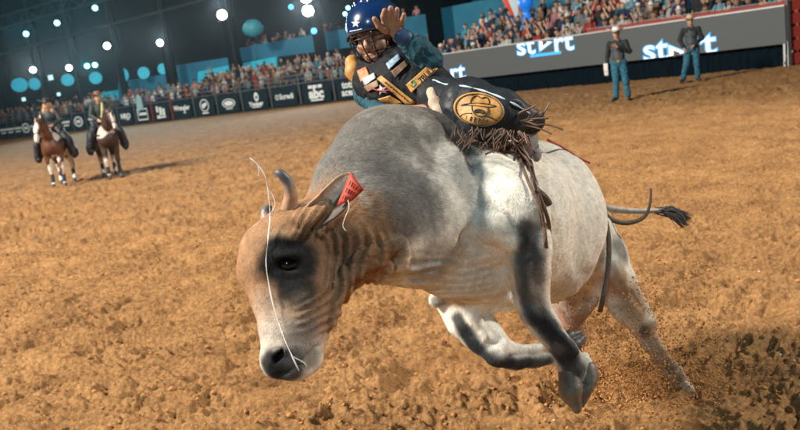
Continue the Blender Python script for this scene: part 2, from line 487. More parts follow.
for a, b in zip(posts[:-1], posts[1:]):
    p, q = fbase(a), fbase(b); L = np.linalg.norm(q-p); mid = (p+q)/2
    wd = L*0.80/2; c = mid-fn*0.09+ZUP*0.70
    mb = MB(); mb.box(c-fbi, ft*wd, fn*0.012, ZUP*0.62)
    ban = mb.build('banner', MBAN, fence)
    # print on the banner
    fr = c-fn*0.018; mk = MB()
    def disc(cx, cz, r, r2=0.0, sy=1.0, n=20):
        for k in range(n):
            a0, a1 = 2*math.pi*k/n, 2*math.pi*(k+1)/n
            pts = [fr-fbi+ft*(cx+r*math.cos(t))+ZUP*(cz+sy*r*math.sin(t)) for t in (a0, a1)]
            pin = [fr-fbi+ft*(cx+r2*math.cos(t))+ZUP*(cz+sy*r2*math.sin(t)) for t in (a1, a0)]
            mk.add(pts+pin, [(0, 1, 2, 3)])
    def rect(cx, cz, hw, hh): mk.box(fr-fbi+ft*cx+ZUP*cz, ft*hw, fn*0.002, ZUP*hh)
    if a == 336:
        put_text('totalx', 0.62, fr+ZUP*0.25, ft, ZUP, MWHITE, fence, bold=0.02, sx=0.92); put_text('acesso', 0.62, fr-ZUP*0.22, ft, ZUP, MWHITE, fence, bold=0.02, sx=0.92)
    elif a == 302:
        put_text('abc', 0.86, fr-ZUP*0.06, ft, ZUP, MWHITE, fence, bold=0.045)
        for q_ in (-0.42, -0.05, 0.36): rect(q_, 0.40, 0.165, 0.10)
        rect(0, -0.46, 0.50, 0.05)
    elif a == 273:
        put_text('Scredi', 0.48, fr+ft*0.14, ft, ZUP, MWHITE, fence, bold=0.016)
        for k in range(6): rect(-0.66+0.11*math.cos(k*1.047), 0.14*math.sin(k*1.047), 0.04, 0.05)
    elif a == 244:
        disc(0.1, 0.22, 0.20, 0.10, 1.5); disc(0.05, 0.32, 0.08); put_text('Yooper', 0.40, fr-ZUP*0.25, ft, ZUP, MWHITE, fence, bold=0.02); rect(0, -0.46, 0.40, 0.03)
    elif a == 219:
        disc(0, 0.02, 0.62, 0.52, 0.5); disc(0, 0.02, 0.42, 0.0, 0.42); rect(0, -0.36, 0.30, 0.03)
    elif a == 196:
        disc(0, 0.08, 0.44, 0.37); disc(-0.1, 0.05, 0.17); disc(0.13, 0.16, 0.13); rect(0, -0.46, 0.30, 0.05)
    elif a == 173.5:
        put_text('Wrangler', 0.46, fr+ZUP*0.1, ft, ZUP, MWHITE, fence, bold=0.02, sx=0.9); rect(0.25, -0.25, 0.10, 0.05)
    elif a == 154:
        rect(-0.35, 0.22, 0.10, 0.22); rect(-0.02, 0.05, 0.14, 0.30); rect(0.30, -0.02, 0.13, 0.26); rect(-0.3, -0.35, 0.16, 0.12); rect(0.1, -0.38, 0.35, 0.06)
    elif a == 137:
        rect(0, 0.38, 0.55, 0.05); rect(0, -0.40, 0.55, 0.05); rect(0, 0.02, 0.42, 0.10); rect(-0.53, 0, 0.03, 0.36); rect(0.53, 0, 0.03, 0.36)
    elif a == 120:
        put_text('NRO', 0.5, fr, ft, ZUP, MWHITE, fence, bold=0.03); rect(0.2, -0.25, 0.2, 0.04)
    elif a in (103, 75, 52, 25): disc(0, 0.05, 0.55, 0.40, 0.75); rect(0, 0.05, 0.28, 0.12)
    else:
        rect(0, 0.12, 0.5, 0.09); mk.build('logo', MWHITE, ban); mk = MB(); rect(0, -0.15, 0.34, 0.06)
    if mk.v: mk.build('logo', MWHITE, ban)
# jacket hung over the rail
pj = fbase(145)+ZUP*1.95
sd = SDF(); q0 = np.zeros(3)
sd.chain([(q0-fn*.16, .22), (q0-fn*.18-ZUP*.8, .20)], fl=(fn, 0.3)); sd.chain([(q0-fn*.16+ft*.2, .09), (q0-fn*.2+ft*.3-ZUP*.9, .08)]); sd.chain([(q0-fn*.16-ft*.15, .09), (q0-fn*.2-ft*.25-ZUP*1.1, .09)])
v, f = sd.mesh(0.04); o = mesh_obj('hanging_jacket', v, f, mat('pale blue cotton', (0.30, 0.50, 0.55), 0.8)); o.location = pj
tag(o, 'pale blue jacket hanging over the fence rail beside a rusty red post', 'jacket')

# ---- LED board on the right
MLED = mat('grey lit LED board', (0.05, 0.055, 0.055), 0.7, emit=(0.10, 0.112, 0.112), estr=0.36, noise=0.15, nscale=90)
MAPR = mat('black apron cloth', (0.003, 0.008, 0.013), 0.9, noise=0.3, nscale=12, spec=.05)
MLW = mat('lit white letters', (0.8, 0.8, 0.8), 0.5, emit=(0.92, 0.96, 1.0), estr=0.9)
MLB = mat('lit blue letters', (0.05, 0.3, 0.7), 0.5, emit=(0.02, 0.38, 0.85), estr=0.9)
board = empty('advertising_board', tuple(bbase(600)))
tag(board, 'long grey lit board with the word start above a black cloth apron', 'advertising board')
bi = np.array(board.location)
pa, pb = bbase(424), bbase(789)
mid = (pa+pb)/2; hl = np.linalg.norm(pb-pa)/2
ZL, ZT = 0.72, 1.90
mb = MB(); mb.box(mid-bi-fn*0+ZUP*(ZL+ZT)/2-bn*0.10, bt*hl, bn*0.09, ZUP*(ZT-ZL)/2); mb.build('screen', MLED, board)
mb = MB(); mb.box(mid-bi+ZUP*(ZT+0.025)-bn*0.10, bt*hl, bn*0.11, ZUP*0.022); mb.build('top_rail', mat('pale aluminium trim', (0.6, 0.62, 0.62), 0.4, 0.3), board)
NP = 12
for k in range(NP):
    c = pa+(pb-pa)*(k+0.5)/NP
    mb = MB(); n = 14
    for i in range(n):
        for j in range(1):
            a0 = -1+2*i/n; a1 = -1+2*(i+1)/n
            w0, w1 = 0.03*math.sin(i*1.9+k), 0.03*math.sin((i+1)*1.9+k)
            q = [c-bi+bt*hl/NP*0.985*a0+bn*(0.05+w0)-ZUP*0.04, c-bi+bt*hl/NP*0.985*a1+bn*(0.05+w1)-ZUP*0.04]
            mb.add([q[0], q[1], q[1]+ZUP*(ZL-0.01), q[0]+ZUP*(ZL-0.01)], [(0, 1, 2, 3)])
    mb.build('apron', MAPR, board, True)
for px in (787, 791):
    b = bbase(px)-bi; mb = MB(); mb.bar(b-bn*0.2, b-bn*0.15+ZUP*ZL*1.1, 0.06); mb.bar(b-bn*0.3+ZUP*0.1, b+bn*0.3+ZUP*0.5, 0.04); mb.build('stand', mat('scuffed white steel', (.5, .5, .5), .5), board)
def led_text(txt, px, py_mid, size, part='word', clipb=True):
    """letters lie on the screen; what runs past its edge is cut off"""
    ctr = bh(px, py_mid)-bn*0.195
    for bold, m, dz in ((0.040, MLB, 0.0), (0.004, MLW, 0.004)):
        me = text_mesh(txt, size, bold*size, 0.001)
        bm = bmesh.new(); bm.from_mesh(me)
        for v_ in bm.verts: v_.co.x *= 1.18
        zc = ctr[2]
        for zlim, nn in ((ZT-0.01-zc, (0, 1, 0)), (ZL+0.01-zc, (0, -1, 0))):
            bmesh.ops.bisect_plane(bm, geom=bm.verts[:]+bm.edges[:]+bm.faces[:], plane_co=(0, zlim, 0), plane_no=nn, clear_outer=True)
        bm.to_mesh(me); bm.free(); me.materials.clear(); me.materials.append(m)
        ob = bpy.data.objects.new(part, me); COL.objects.link(ob)
        ob.parent = board; ob.matrix_basis = Matrix.Translation(-Vector(board.location)) @ frame_matrix(ctr-bn*dz, bt, ZUP)
def led_tri(px, py, s):
    c = bh(px, py)-bn*0.195-bi
    for k, m, dz in ((1.28, MLB, 0.002), (1.0, MLW, 0.006)):
        mb = MB(); t = [(-0.75, 0.85), (-0.75, -0.85), (0.95, 0)]
        zz = [min(max(c[2]+bi[2]+b_*s*k, ZL+0.01), ZT-0.01)-bi[2]-c[2] for a_, b_ in t]
        mb.add([c-bn*dz+bt*t[i][0]*s*k+ZUP*zz[i] for i in range(3)], [(0, 1, 2)]); mb.build('play_symbol', m, board)
    mb = MB(); k = 0.42
    mb.add([c-bn*0.009+bt*a_*s*k+ZUP*b_*s*k for a_, b_ in t], [(0, 1, 2)]); mb.build('play_symbol', MLED, board)
led_text('st', 528, 46.0, 1.05); led_tri(547.5, 42.5, 0.34); led_text('rt', 565.5, 42, 1.05)
c = bh(548, 54.0)-bn*0.197-bi; mb = MB(); mb.box(c, bt*0.72, bn*0.002, ZUP*0.055); mb.build('underline', MLB, board)
led_text('st', 657.5, 50, 1.15); led_tri(679, 53, 0.36); led_text('rt', 704, 44.0, 1.15)
led_text('rt', 460, 72, 1.0)

# ---- red rail behind the board and red slatted stand at the right edge
mb = MB(); p, q = bbase(585)+bn*0.5, bbase(800)+bn*0.5
ctr = (p+q)/2; o_ = empty('red_front_wall', tuple(ctr)); mb.box(ZUP*1.03, bt*np.linalg.norm(q-p)/2, bn*0.05, ZUP*1.03); mb.build('wall_face', MRED, o_)
mb = MB(); mb.box(ZUP*2.10, bt*np.linalg.norm(q-p)/2, bn*0.08, ZUP*0.012); mb.build('capping', mat('pale capping', (.3, .28, .26), .6), o_)
tag(o_, 'low red wall with pale capping in front of the right hand crowd', 'wall')
e0 = G(789, 66.0); gate = empty('red_slatted_gate', tuple(e0)); tag(gate, 'red slatted metal gate closing the arena at the right edge', 'gate')
gd = np.array([1.0, 0.10, 0])
for k in range(6):
    mb = MB(); mb.box(gd*1.3+ZUP*(0.22+0.42*k), gd*1.25, np.array([0, .03, 0]), ZUP*0.165); mb.build('slat', MRED, gate)
for k in range(3):
    mb = MB(); mb.bar(gd*(0.02+1.25*k)+np.array([0, -.06, 0]), gd*(0.02+1.25*k)+np.array([0, -.06, 2.9]), 0.08); mb.build('post', MSTEEL if k else mat('dark steel', (.05, .05, .06), .5), gate)

# ---- stands
MCON = mat('dark scaffold deck', (0.01, 0.016, 0.02), 0.9, spec=.1)
def stand(name, label, base, px0, px1, nrm, tang, rows, z0, rise, off0, step):
    a, b = base(px0), base(px1); c = (a+b)/2; L = np.linalg.norm(b-a)/2
    o = empty(name, tuple(c)); tag(o, label, 'grandstand')
    for r in range(rows):
        mb = MB(); zt = z0+rise*r
        mb.box(nrm*(off0+step*r)+ZUP*(zt/2), tang*L, nrm*step*0.5, ZUP*zt/2); mb.build('tier', MCON, o)
    return o
stand('grandstand', 'dark stepped deck the crowd stands on behind the banner fence', fbase, -40, 430, fn, ft, 5, 0.62, 0.30, 1.5, 0.8)
stand('grandstand', 'dark stepped deck the crowd stands on behind the lit grey board', bbase, 424, 830, bn, bt, 7, 0.60, 0.30, 1.5, 0.8)

def wall_poly(name, label, cat, plane, pts, m, th=0.4, parent=None):
    q = [plane[0](*p) for p in pts]; c = sum(q)/4; n = plane[2]
    mb = MB(); vs = [x-c for x in q]+[x-c+n*th for x in q]
    mb.add(vs, [(0, 1, 2, 3)[::-1], (4, 5, 6, 7), (0, 1, 5, 4), (1, 2, 6, 5), (2, 3, 7, 6), (3, 0, 4, 7)])
    if parent is not None: return mb, c
    o = mb.build(name, m); o.location = c; tag(o, label, cat); return o
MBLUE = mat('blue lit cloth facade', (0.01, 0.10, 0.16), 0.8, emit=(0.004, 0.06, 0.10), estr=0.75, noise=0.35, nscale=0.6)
MBLUE2 = mat('cyan lit panel', (0.02, 0.3, 0.4), 0.8, emit=(0.008, 0.20, 0.27), estr=0.9, noise=0.3, nscale=1.0)
MDARK = mat('near black cladding', (0.0012, 0.004, 0.006), 0.95, noise=0.4, nscale=0.3, spec=0.0)
pl6 = planar(FA, FB, 7.5); pl8 = planar(FA, FB, 10.0); pl12 = planar(FA, FB, 16.0); plr = planar(BA, BB, 8.5); plr2 = planar(BA, BB, 12.0)
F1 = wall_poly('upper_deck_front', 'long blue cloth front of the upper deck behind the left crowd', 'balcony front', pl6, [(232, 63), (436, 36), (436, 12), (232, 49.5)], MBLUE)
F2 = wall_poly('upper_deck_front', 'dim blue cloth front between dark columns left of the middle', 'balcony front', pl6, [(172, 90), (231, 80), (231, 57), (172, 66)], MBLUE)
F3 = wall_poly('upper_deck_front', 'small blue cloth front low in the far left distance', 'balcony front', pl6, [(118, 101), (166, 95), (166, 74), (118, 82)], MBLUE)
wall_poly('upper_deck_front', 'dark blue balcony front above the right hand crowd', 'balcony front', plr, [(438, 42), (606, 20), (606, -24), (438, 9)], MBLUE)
def child_panel(host, pts, m):
    q = [planar(FA, FB, 7.0)[0](*p) for p in pts]; c = np.array(host.location); n = pl6[2]; mb = MB()
    mb.add([x-c for x in q]+[x-c+n*.2 for x in q], [(3, 2, 1, 0), (4, 5, 6, 7), (0, 1, 5, 4), (1, 2, 6, 5), (2, 3, 7, 6), (3, 0, 4, 7)]); mb.build('lit_panel', m, host)
child_panel(F1, [(243, 75), (276, 68), (276, 57), (243, 63)], MBLUE2)
child_panel(F2, [(198, 84), (228, 79), (228, 65.5), (198, 72)], MBLUE2)
child_panel(F3, [(100, 104), (117, 101), (117, 90), (100, 93)], MBLUE2)
for i, (x, y, s) in enumerate([(22, 99.5, 3.2), (31, 98.5, 3.0), (66, 93.5, 2.6), (58, 77, 4.0)]):
    q = pl6[0](x, y)-pl6[2]*0.8; mb = MB(); hs = s*0.075
    mb.box((0, 0, 0), pl6[1]*hs, pl6[2]*0.05, ZUP*hs*0.75); o = mb.build('lit_window', mat('lit window %s' % 'cool', (.5, .6, .6), .5, emit=(0.55, 0.85, 0.85), estr=1.3)); o.location = q
    tag(o, ['square lit window at the far left, left one of a pair', 'square lit window at the far left, right one of a pair', 'small lit window right of the leftmost pair', 'bright cyan lamp box between two round discs'][i], 'window')
wall_poly('dark_backdrop', 'huge near black backdrop added behind the stands to darken the night sky', 'wall', planar(FA, FB, 22.0), [(-60, 150), (470, 90), (470, -90), (-60, 5)], MDARK)  # added dark sheet that keeps the night sky behind near black

# columns
pl_c = planar(FA, FB, 5.2); pl_d = planar(BA, BB, 7.2)
cols = [(12, 108, 9, 60), (46, 100, 7, 60), (81, 90, 7, 60), (121, 70, 5, 58), (170, 66, 8, 57), (234, 55, 10, 55), (319, 38, 10, 52), (434, 20, 13, 42), (590, 8, 15, 36)]
lab = ['far left dark column rising past the low cyan panel', 'second dark column, right of the lit window pair', 'dark column between two round cyan discs', 'thin dark column left of the small blue front', 'dark column right of the small round discs',
       'leaning dark column beside the cyan lit panels', 'dark column under the tallest white lamp', 'broad dark column behind the waving rider', 'broad dark column rising from the right crowd']
for (px, py, wpx, d), lb in zip(cols, lab):
    q = (pl_c if px < 430 else pl_d)[0](px, py); b = np.array([q[0], q[1], 0]); d = float((q-CPOS)@f_); o = empty('stand_column', tuple(b)); hw = wpx*d/FPX/2
    mb = MB(); top = q[2]+9
    for sx in (-1, 1):
        for sy in (-1, 1): mb.bar((sx*hw, sy*hw, 0), (sx*hw, sy*hw, top), 0.12)
    k = 0; zz = 0.0
    while zz < top-1.0:
        for s in (-1, 1):
            mb.bar((-hw*(-1)**k, s*hw, zz), (hw*(-1)**k, s*hw, zz+1.0), 0.06); mb.bar((s*hw, -hw, zz), (s*hw, hw, zz+1.0), 0.06)
        zz += 1.0; k += 1
    mb.build('truss', MDARK, o)
    mb = MB(); mb.box((0, 0, top/2), (hw*0.86, 0, 0), (0, hw*0.86, 0), (0, 0, top/2)); mb.build('cladding', MDARK, o)
    tag(o, lb, 'column')

# floodlights on thin masts
MLAMP = mat('floodlight glass', (1, 1, 1), .3, emit=(0.86, 0.97, 1.0), estr=26)
MLAMPC = mat('cyan floodlight glass', (.5, 1, 1), .3, emit=(0.22, 0.9, 1.0), estr=9)
MLAMPB = mat('blue floodlight glass', (.2, .5, 1), .3, emit=(0.03, 0.35, 1.0), estr=6)
MMAST = mat('dark mast steel', (0.012, 0.018, 0.022), 0.6, 0.2)
lamps = [(33, 70, 66, .24, MLAMP, 1, 'white floodlight on its mast farthest to the left'), (69, 68, 66, .24, MLAMP, 1, 'white floodlight just right of the leftmost one'),
         (107, 46, 64, .26, MLAMP, 1, 'white floodlight high on a mast above the second mounted rider'), (160, 43, 62, .24, MLAMP, 1, 'white floodlight on a mast left of the middle dark column'),
         (222, 15, 58, .36, MLAMP, 1, 'large white floodlight above the leaning dark column'), (308, 11, 56, .40, MLAMP, 3, 'tallest and brightest white floodlight bank left of the helmet'),
         (57, 23, 60, .20, MLAMPC, 0, 'cyan spotlight hanging from the roof truss, middle one'), (95, 8, 60, .20, MLAMPC, 0, 'cyan spotlight hanging from the truss near the top'),
         (26, 34, 62, .20, MLAMPC, 0, 'small pale spotlight hanging from the truss at the left'), (87, 66, 64, .20, MLAMPC, 0, 'cyan floodlight, left of a close pair'), (95, 65, 64, .20, MLAMPC, 0, 'cyan floodlight, right of a close pair'),
         (291, 7, 58, .18, MLAMPB, 0, 'small blue spotlight beside the tallest white floodlight'), (348, 8, 56, .14, MLAMPC, 0, 'small greenish lamp behind the helmet, upper of two'), (345, 14, 56, .14, MLAMPC, 0, 'small greenish lamp behind the helmet, lower of two'),
         (314, 31, 56, .20, MLAMPB, 0, 'small blue lamp under the tallest white floodlight')]
for px, py, d, r, m, mast, lb in lamps:
    q = P(px, py, d); o = empty('floodlight', tuple(q)); tag(o, lb, 'floodlight')
    cyan_ = m is MLAMPC and r > .19
    tocam = Vector((0, 2.6, 1.0))-Vector(q); rot = tocam.to_track_quat('Z', 'Y').to_matrix()
    nb = 3 if mast == 3 else 1
    for i in range(nb):
        dz = Vector((0, 0, i*r*2.3))
        mb = MB(); mb.lathe([(0.01, -.28*r/.3), (r*.7, -.25*r/.3), (r*1.05, 0), (r*1.05, .05), (r*.96, .05)], n=20)
        mb.v = [tuple(rot @ Vector(v_)+dz) for v_ in mb.v]; mb.build('housing', MMAST, o)
        mb = MB(); mb.lathe([(r*.95, .03), (r*.5, .06), (0.001, .07)], n=20); mb.v = [tuple(rot @ Vector(v_)+dz) for v_ in mb.v]; mb.build('lens', m, o)
    mb = MB(); mb.bar((-r*1.2, .1, -r*1.1), (r*1.2, .1, -r*1.1), .06); mb.build('bracket', MMAST, o)
    if (m is MLAMP or cyan_) and HAZE:
        pl_ = bpy.data.lights.new('lamp_and_fill_beam', 'SPOT'); pl_.energy = GLOW*(3 if mast == 3 else .35 if cyan_ else 1); pl_.color = (.05, .80, 1.0) if cyan_ else (.85, .96, 1.0); pl_.shadow_soft_size = .3; pl_.spot_size = R(80); pl_.spot_blend = 1.0
        po = bpy.data.objects.new('lamp_and_fill_beam', pl_); COL.objects.link(po); po.location = Vector(q)+Vector((0, -1.0, 0.2))
        po.rotation_euler = (Vector((0, 10, 1.5))-Vector(po.location)).to_track_quat('-Z', 'Y').to_euler()
    if mast:
        mb = MB(); mb.tube([(0.35, .3, -q[2]), (0.35, .3, 14)], .055, 6); mb.build('mast', MMAST, o)
# roof truss at upper left
tr = empty('roof_truss', tuple(P(60, 20, 62))); tag(tr, 'dark roof truss crossing the night sky at the upper left', 'truss')
t0, t1 = P(-20, 34, 66)-np.array(tr.location), P(150, -12, 58)-np.array(tr.location)
for dz in (0, 0.9):
    mb = MB(); mb.bar(t0+ZUP*dz, t1+ZUP*dz, 0.14); mb.build('chord', MMAST, tr)
for k in range(16):
    mb = MB(); a, b = t0+(t1-t0)*k/16, t0+(t1-t0)*(k+1)/16
    mb.bar(a+ZUP*(0.9*(k % 2)), b+ZUP*(0.9*((k+1) % 2)), 0.07); mb.build('brace', MMAST, tr)
t0, t1 = P(-20, 60, 70)-np.array(tr.location), P(240, -10, 60)-np.array(tr.location)
mb = MB(); mb.bar(t0, t1, 0.16); mb.build('chord', MMAST, tr)

# round lit discs / balloons
MDISC = mat('cyan lit disc', (.02, .4, .5), .6, emit=(0.004, 0.25, 0.40), estr=0.65, noise=.2, nscale=2)
MDISC2 = mat('dim teal balloon', (.03, .22, .26), .5, emit=(0.008, 0.07, 0.09), estr=1.0, noise=.2, nscale=2)
discs = [(20, 85, 8.5, 7), (35, 84, 6, 6), (68, 80, 6.5, 6), (96, 78, 6.5, 6), (124, 75, 5, 6.5), (144, 73, 6, 6), (163, 69, 5, 5.5)]
lbs = ['large cyan disc farthest left', 'cyan disc overlapping the leftmost one', 'cyan disc under a white floodlight', 'round cyan disc above the first riders', 'half hidden cyan disc beside a dark column', 'cyan disc above the hanging jacket', 'small cyan disc at the right end of its row']
for (x, y, rx, ry), lb in zip(discs, lbs):
    q = P(x, y, 68); o = empty('lit_disc', tuple(q)); tag(o, lb+' of the far stand', 'disc', 'round cyan discs above the far crowd')
    mb = MB(); n = 28; s = 68/FPX; a = np.array([1, 0, 0]); c = np.array([0, 0, 0.])
    pts = [a*rx*s*math.cos(2*math.pi*k/n)+ZUP*ry*s*math.sin(2*math.pi*k/n) for k in range(n)]
    mb.add([p-np.array([0, .1, 0]) for p in pts], [tuple(range(n))]); mb.build('face', MDISC, o)
    mb = MB(); mb.add([p-np.array([0, .1, 0]) for p in pts]+[p*1.05+np.array([0, .25, 0]) for p in pts], [(k, (k+1) % n, n+(k+1) % n, n+k) for k in range(n)]); mb.build('rim', MMAST, o)
q = P(253, 28, 58); mb = MB(); mb.lathe([(0.001, .62), (.35, .55), (.62, .34), (.80, 0), (.66, -.36), (.35, -.55), (0.001, -.62)], n=24); o = mb.build('balloon', MDISC2, None, True); o.location = q
tag(o, 'large dim teal balloon hanging above the upper deck', 'balloon')
# red and white balloon and blue figure above right crowd
q = P(516, 2, 38); o = empty('striped_balloon', tuple(q)); tag(o, 'red and white drop shaped balloon above the right crowd', 'balloon')
prof = [(0.001, 1.2), (.5, 1.05), (.72, .6), (.62, .1), (.32, -.45), (.10, -.95), (.06, -1.0)]
for k in range(8):
    mb = MB(); b0 = 0
    for r_q, z_q in prof:
        for j in range(3):
            th = 2*math.pi*(k+j/2)/8; mb.v.append((r_q*math.cos(th), r_q*math.sin(th), z_q))
    for i in range(len(prof)-1):
        for j in range(2): mb.f.append((i*3+j, i*3+j+1, (i+1)*3+j+1, (i+1)*3+j))
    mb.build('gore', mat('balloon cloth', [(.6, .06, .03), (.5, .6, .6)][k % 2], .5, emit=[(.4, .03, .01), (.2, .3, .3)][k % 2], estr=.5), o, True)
mb = MB(); mb.lathe([(0.001, .45), (.2, .40), (.34, .2), (.36, 0), (.26, -.2), (.14, -.32), (.14, -.5), (.24, -.62), (.36, -.9), (.36, -1.3), (.1, -1.35)], n=20)
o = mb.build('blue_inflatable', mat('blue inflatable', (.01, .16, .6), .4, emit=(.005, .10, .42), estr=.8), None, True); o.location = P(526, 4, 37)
tag(o, 'blue inflatable with a round head and waisted body above the right crowd', 'inflatable')
o_ = empty('lit_sign', tuple(plr[0](583, 11)-plr[2]*0.3)); tag(o_, 'small red and white lit sign beside the broad column above the right crowd', 'sign')
mb = MB(); mb.box((0, 0, 0), plr[1]*0.85, plr[2]*.05, ZUP*.16); mb.build('panel', mat('pale sign', (.4, .6, .65), .5, emit=(.3, .5, .55), estr=.6), o_)
mb = MB(); mb.box(-plr[2]*.06-ZUP*.06, plr[1]*0.6, plr[2]*.01, ZUP*.06); mb.build('stripe', mat('red sign stripe', (.6, .05, .05), .5, emit=(.6, .05, .05), estr=.5), o_)

# ---- thin haze box added to give the lamps a soft glow
if HAZE:
    mb = MB(); mb.box((0, 40, 16), (150, 0, 0), (0, 75, 0), (0, 0, 18)); hz = mb.build('haze', None)
    hm = bpy.data.materials.new('added glow haze'); hm.use_nodes = True; ht = hm.node_tree; ht.nodes.clear()
    ho = ht.nodes.new('ShaderNodeOutputMaterial'); hv = ht.nodes.new('ShaderNodeVolumePrincipled')
    hv.inputs['Density'].default_value = HAZE; hv.inputs['Color'].default_value = (.80, .90, .95, 1); hv.inputs['Anisotropy'].default_value = 0.84
    ht.links.new(hv.outputs[0], ho.inputs['Volume']); hz.data.materials.append(hm); hz['kind'] = 'stuff'; tag(hz, 'thin haze added over the whole arena to give the lamps their glow', 'haze')
# ---- spots out of view: a warm lamp at the right and added cool fill
def unseen_spot(loc, target, watts, colr, size=1.2, ang=70):
    l = bpy.data.lights.new('lamp_and_fill_beam', 'SPOT'); l.energy = watts; l.color = colr; l.shadow_soft_size = size; l.spot_size = R(ang); l.spot_blend = 0.7
    o = bpy.data.objects.new('lamp_and_fill_beam', l); COL.objects.link(o); o.location = loc
    o.rotation_euler = (Vector(target)-Vector(loc)).to_track_quat('-Z', 'Y').to_euler()
for k, (p, tgt, e, c_) in enumerate(UNSEEN_SPOTS):
    unseen_spot(p, tgt, e, c_)
# ================================================================== THE BULL
from mathutils.bvhtree import BVHTree
def vnormals(V, Fq):
    n = np.zeros_like(V); a = np.cross(V[Fq[:, 2]]-V[Fq[:, 0]], V[Fq[:, 3]]-V[Fq[:, 1]])
    for k in range(4): np.add.at(n, Fq[:, k], a)
    return n/(np.linalg.norm(n, axis=1)[:, None]+1e-12)
def proj(V):
    q = V-CPOS; d = q@f_
    return 400+FPX*(q@r_)/d, 215-FPX*(q@u_)/d, d
def C3(*pts):   # (px,py,depth,radius px) -> chain of world points and radii
    return [(P(x, y, d), r*d/FPX) for x, y, d, r in pts]
B = SDF()
# trunk
B.chain(C3((470, 232, 2.98, 56), (500, 224, 3.2, 66), (525, 222, 3.5, 77), (546, 226, 3.72, 52)), k=.08)
B.chain(C3((552, 196, 3.72, 34), (578, 212, 3.90, 20)), k=.07)                        # croup
B.chain(C3((500, 245, 3.15, 52), (545, 262, 3.5, 38)), k=.08)                       # belly
# hump and neck
B.chain(C3((328, 208, 2.48, 20), (352, 182, 2.58, 33), (378, 158, 2.72, 41), (398, 157, 2.82, 45), (432, 168, 2.92, 52), (476, 188, 3.02, 53), (512, 202, 3.2, 56)), k=.08)
B.chain(C3((378, 141, 2.84, 31), (418, 142, 2.92, 31)), k=.05)
B.chain(C3((332, 238, 2.42, 34), (366, 225, 2.55, 50), (405, 216, 2.70, 58), (450, 228, 2.88, 58), (475, 238, 2.95, 56)), k=.09)
B.chain(C3((372, 250, 2.50, 24), (415, 258, 2.66, 24), (455, 268, 2.80, 26), (490, 272, 2.92, 28)), k=.06)
# shoulder blade and upper arm
B.chain(C3((472, 174, 2.84, 30), (500, 198, 2.77, 34), (517, 218, 2.73, 30)), k=.06)
B.chain(C3((452, 205, 2.74, 22), (482, 232, 2.72, 24), (510, 240, 2.74, 22)), k=.05)
# near foreleg
B.chain(C3((521, 212, 2.70, 29), (529, 246, 2.70, 20.5), (530, 272, 2.72, 18.5), (531, 293, 2.72, 16.5), (536, 313, 2.72, 15.5)), k=.03)
B.chain(C3((536, 313, 2.72, 15.5), (545, 326, 2.71, 14.5), (556, 340, 2.72, 11.5), (566, 352, 2.74, 11.5)), k=.02)
B.chain(C3((566, 352, 2.74, 12.5), (573, 366, 2.76, 14.5), (578, 376, 2.77, 14)), k=.02)
B.sp(P(584, 357, 2.80), .016, k=.012); B.sp(P(588, 362, 2.76), .014, k=.012)
B.chain(C3((512, 262, 2.80, 16), (520, 285, 2.78, 10)), k=.04)
# far foreleg, folded
B.chain(C3((462, 272, 3.05, 30), (460, 296, 3.08, 23), (468, 318, 3.06, 20), (484, 336, 3.04, 17), (499, 351, 3.02, 14.5)), k=.04)
B.chain(C3((499, 352, 3.02, 14), (514, 357, 3.04, 12), (534, 356, 3.08, 10.5), (552, 352, 3.12, 11.5), (562, 347, 3.14, 11)), k=.025)
B.chain(C3((436, 300, 3.02, 7), (447, 290, 3.0, 10)), k=.02)
B.chain(C3((480, 290, 3.0, 22), (508, 298, 3.05, 13)), k=.04)                        # pale fold behind the elbow
B.chain(C3((492, 292, 2.90, 8), (506, 296, 2.88, 6)), k=.02)
# hind legs
B.chain(C3((583, 232, 3.80, 31), (598, 256, 3.84, 27), (615, 284, 3.84, 20), (627, 306, 3.84, 15.5), (641, 325, 3.86, 11.5)), k=.035)
B.chain(C3((641, 325, 3.86, 12), (650, 341, 3.86, 9.5), (661, 357, 3.84, 7.4), (673, 372, 3.82, 8.2), (682, 382, 3.81, 7.2)), k=.02)
B.chain(C3((575, 262, 3.95, 40), (574, 295, 3.98, 22), (569, 318, 4.02, 13), (574, 334, 4.06, 11), (572, 352, 4.08, 8.5), (575, 368, 4.08, 9.5)), k=.05)
B.chain(C3((528, 300, 3.45, 7), (540, 306, 3.45, 6)), k=.03)                        # sheath
# head
B.chain(C3((300, 226, 2.40, 24), (290, 240, 2.36, 30), (276, 256, 2.31, 34)), k=.05)
B.chain(C3((266, 250, 2.33, 23), (262, 272, 2.29, 20), (271, 300, 2.25, 17), (279, 330, 2.22, 17), (283, 352, 2.20, 18)), k=.04)
B.chain(C3((298, 262, 2.36, 38), (301, 295, 2.30, 30), (299, 325, 2.26, 24), (296, 350, 2.23, 20)), k=.05)
B.chain(C3((322, 250, 2.42, 30), (318, 282, 2.36, 24), (310, 312, 2.30, 19), (305, 340, 2.26, 16), (307, 358, 2.24, 14)), k=.04)
B.chain(C3((278, 361, 2.19, 18), (290, 364, 2.18, 16)), k=.03)                       # muzzle
B.chain(C3((298, 369, 2.20, 12), (310, 362, 2.23, 11)), k=.015)                     # chin and lower lip
B.chain(C3((340, 232, 2.44, 26), (345, 262, 2.42, 20), (338, 288, 2.38, 12)), k=.05)  # throat
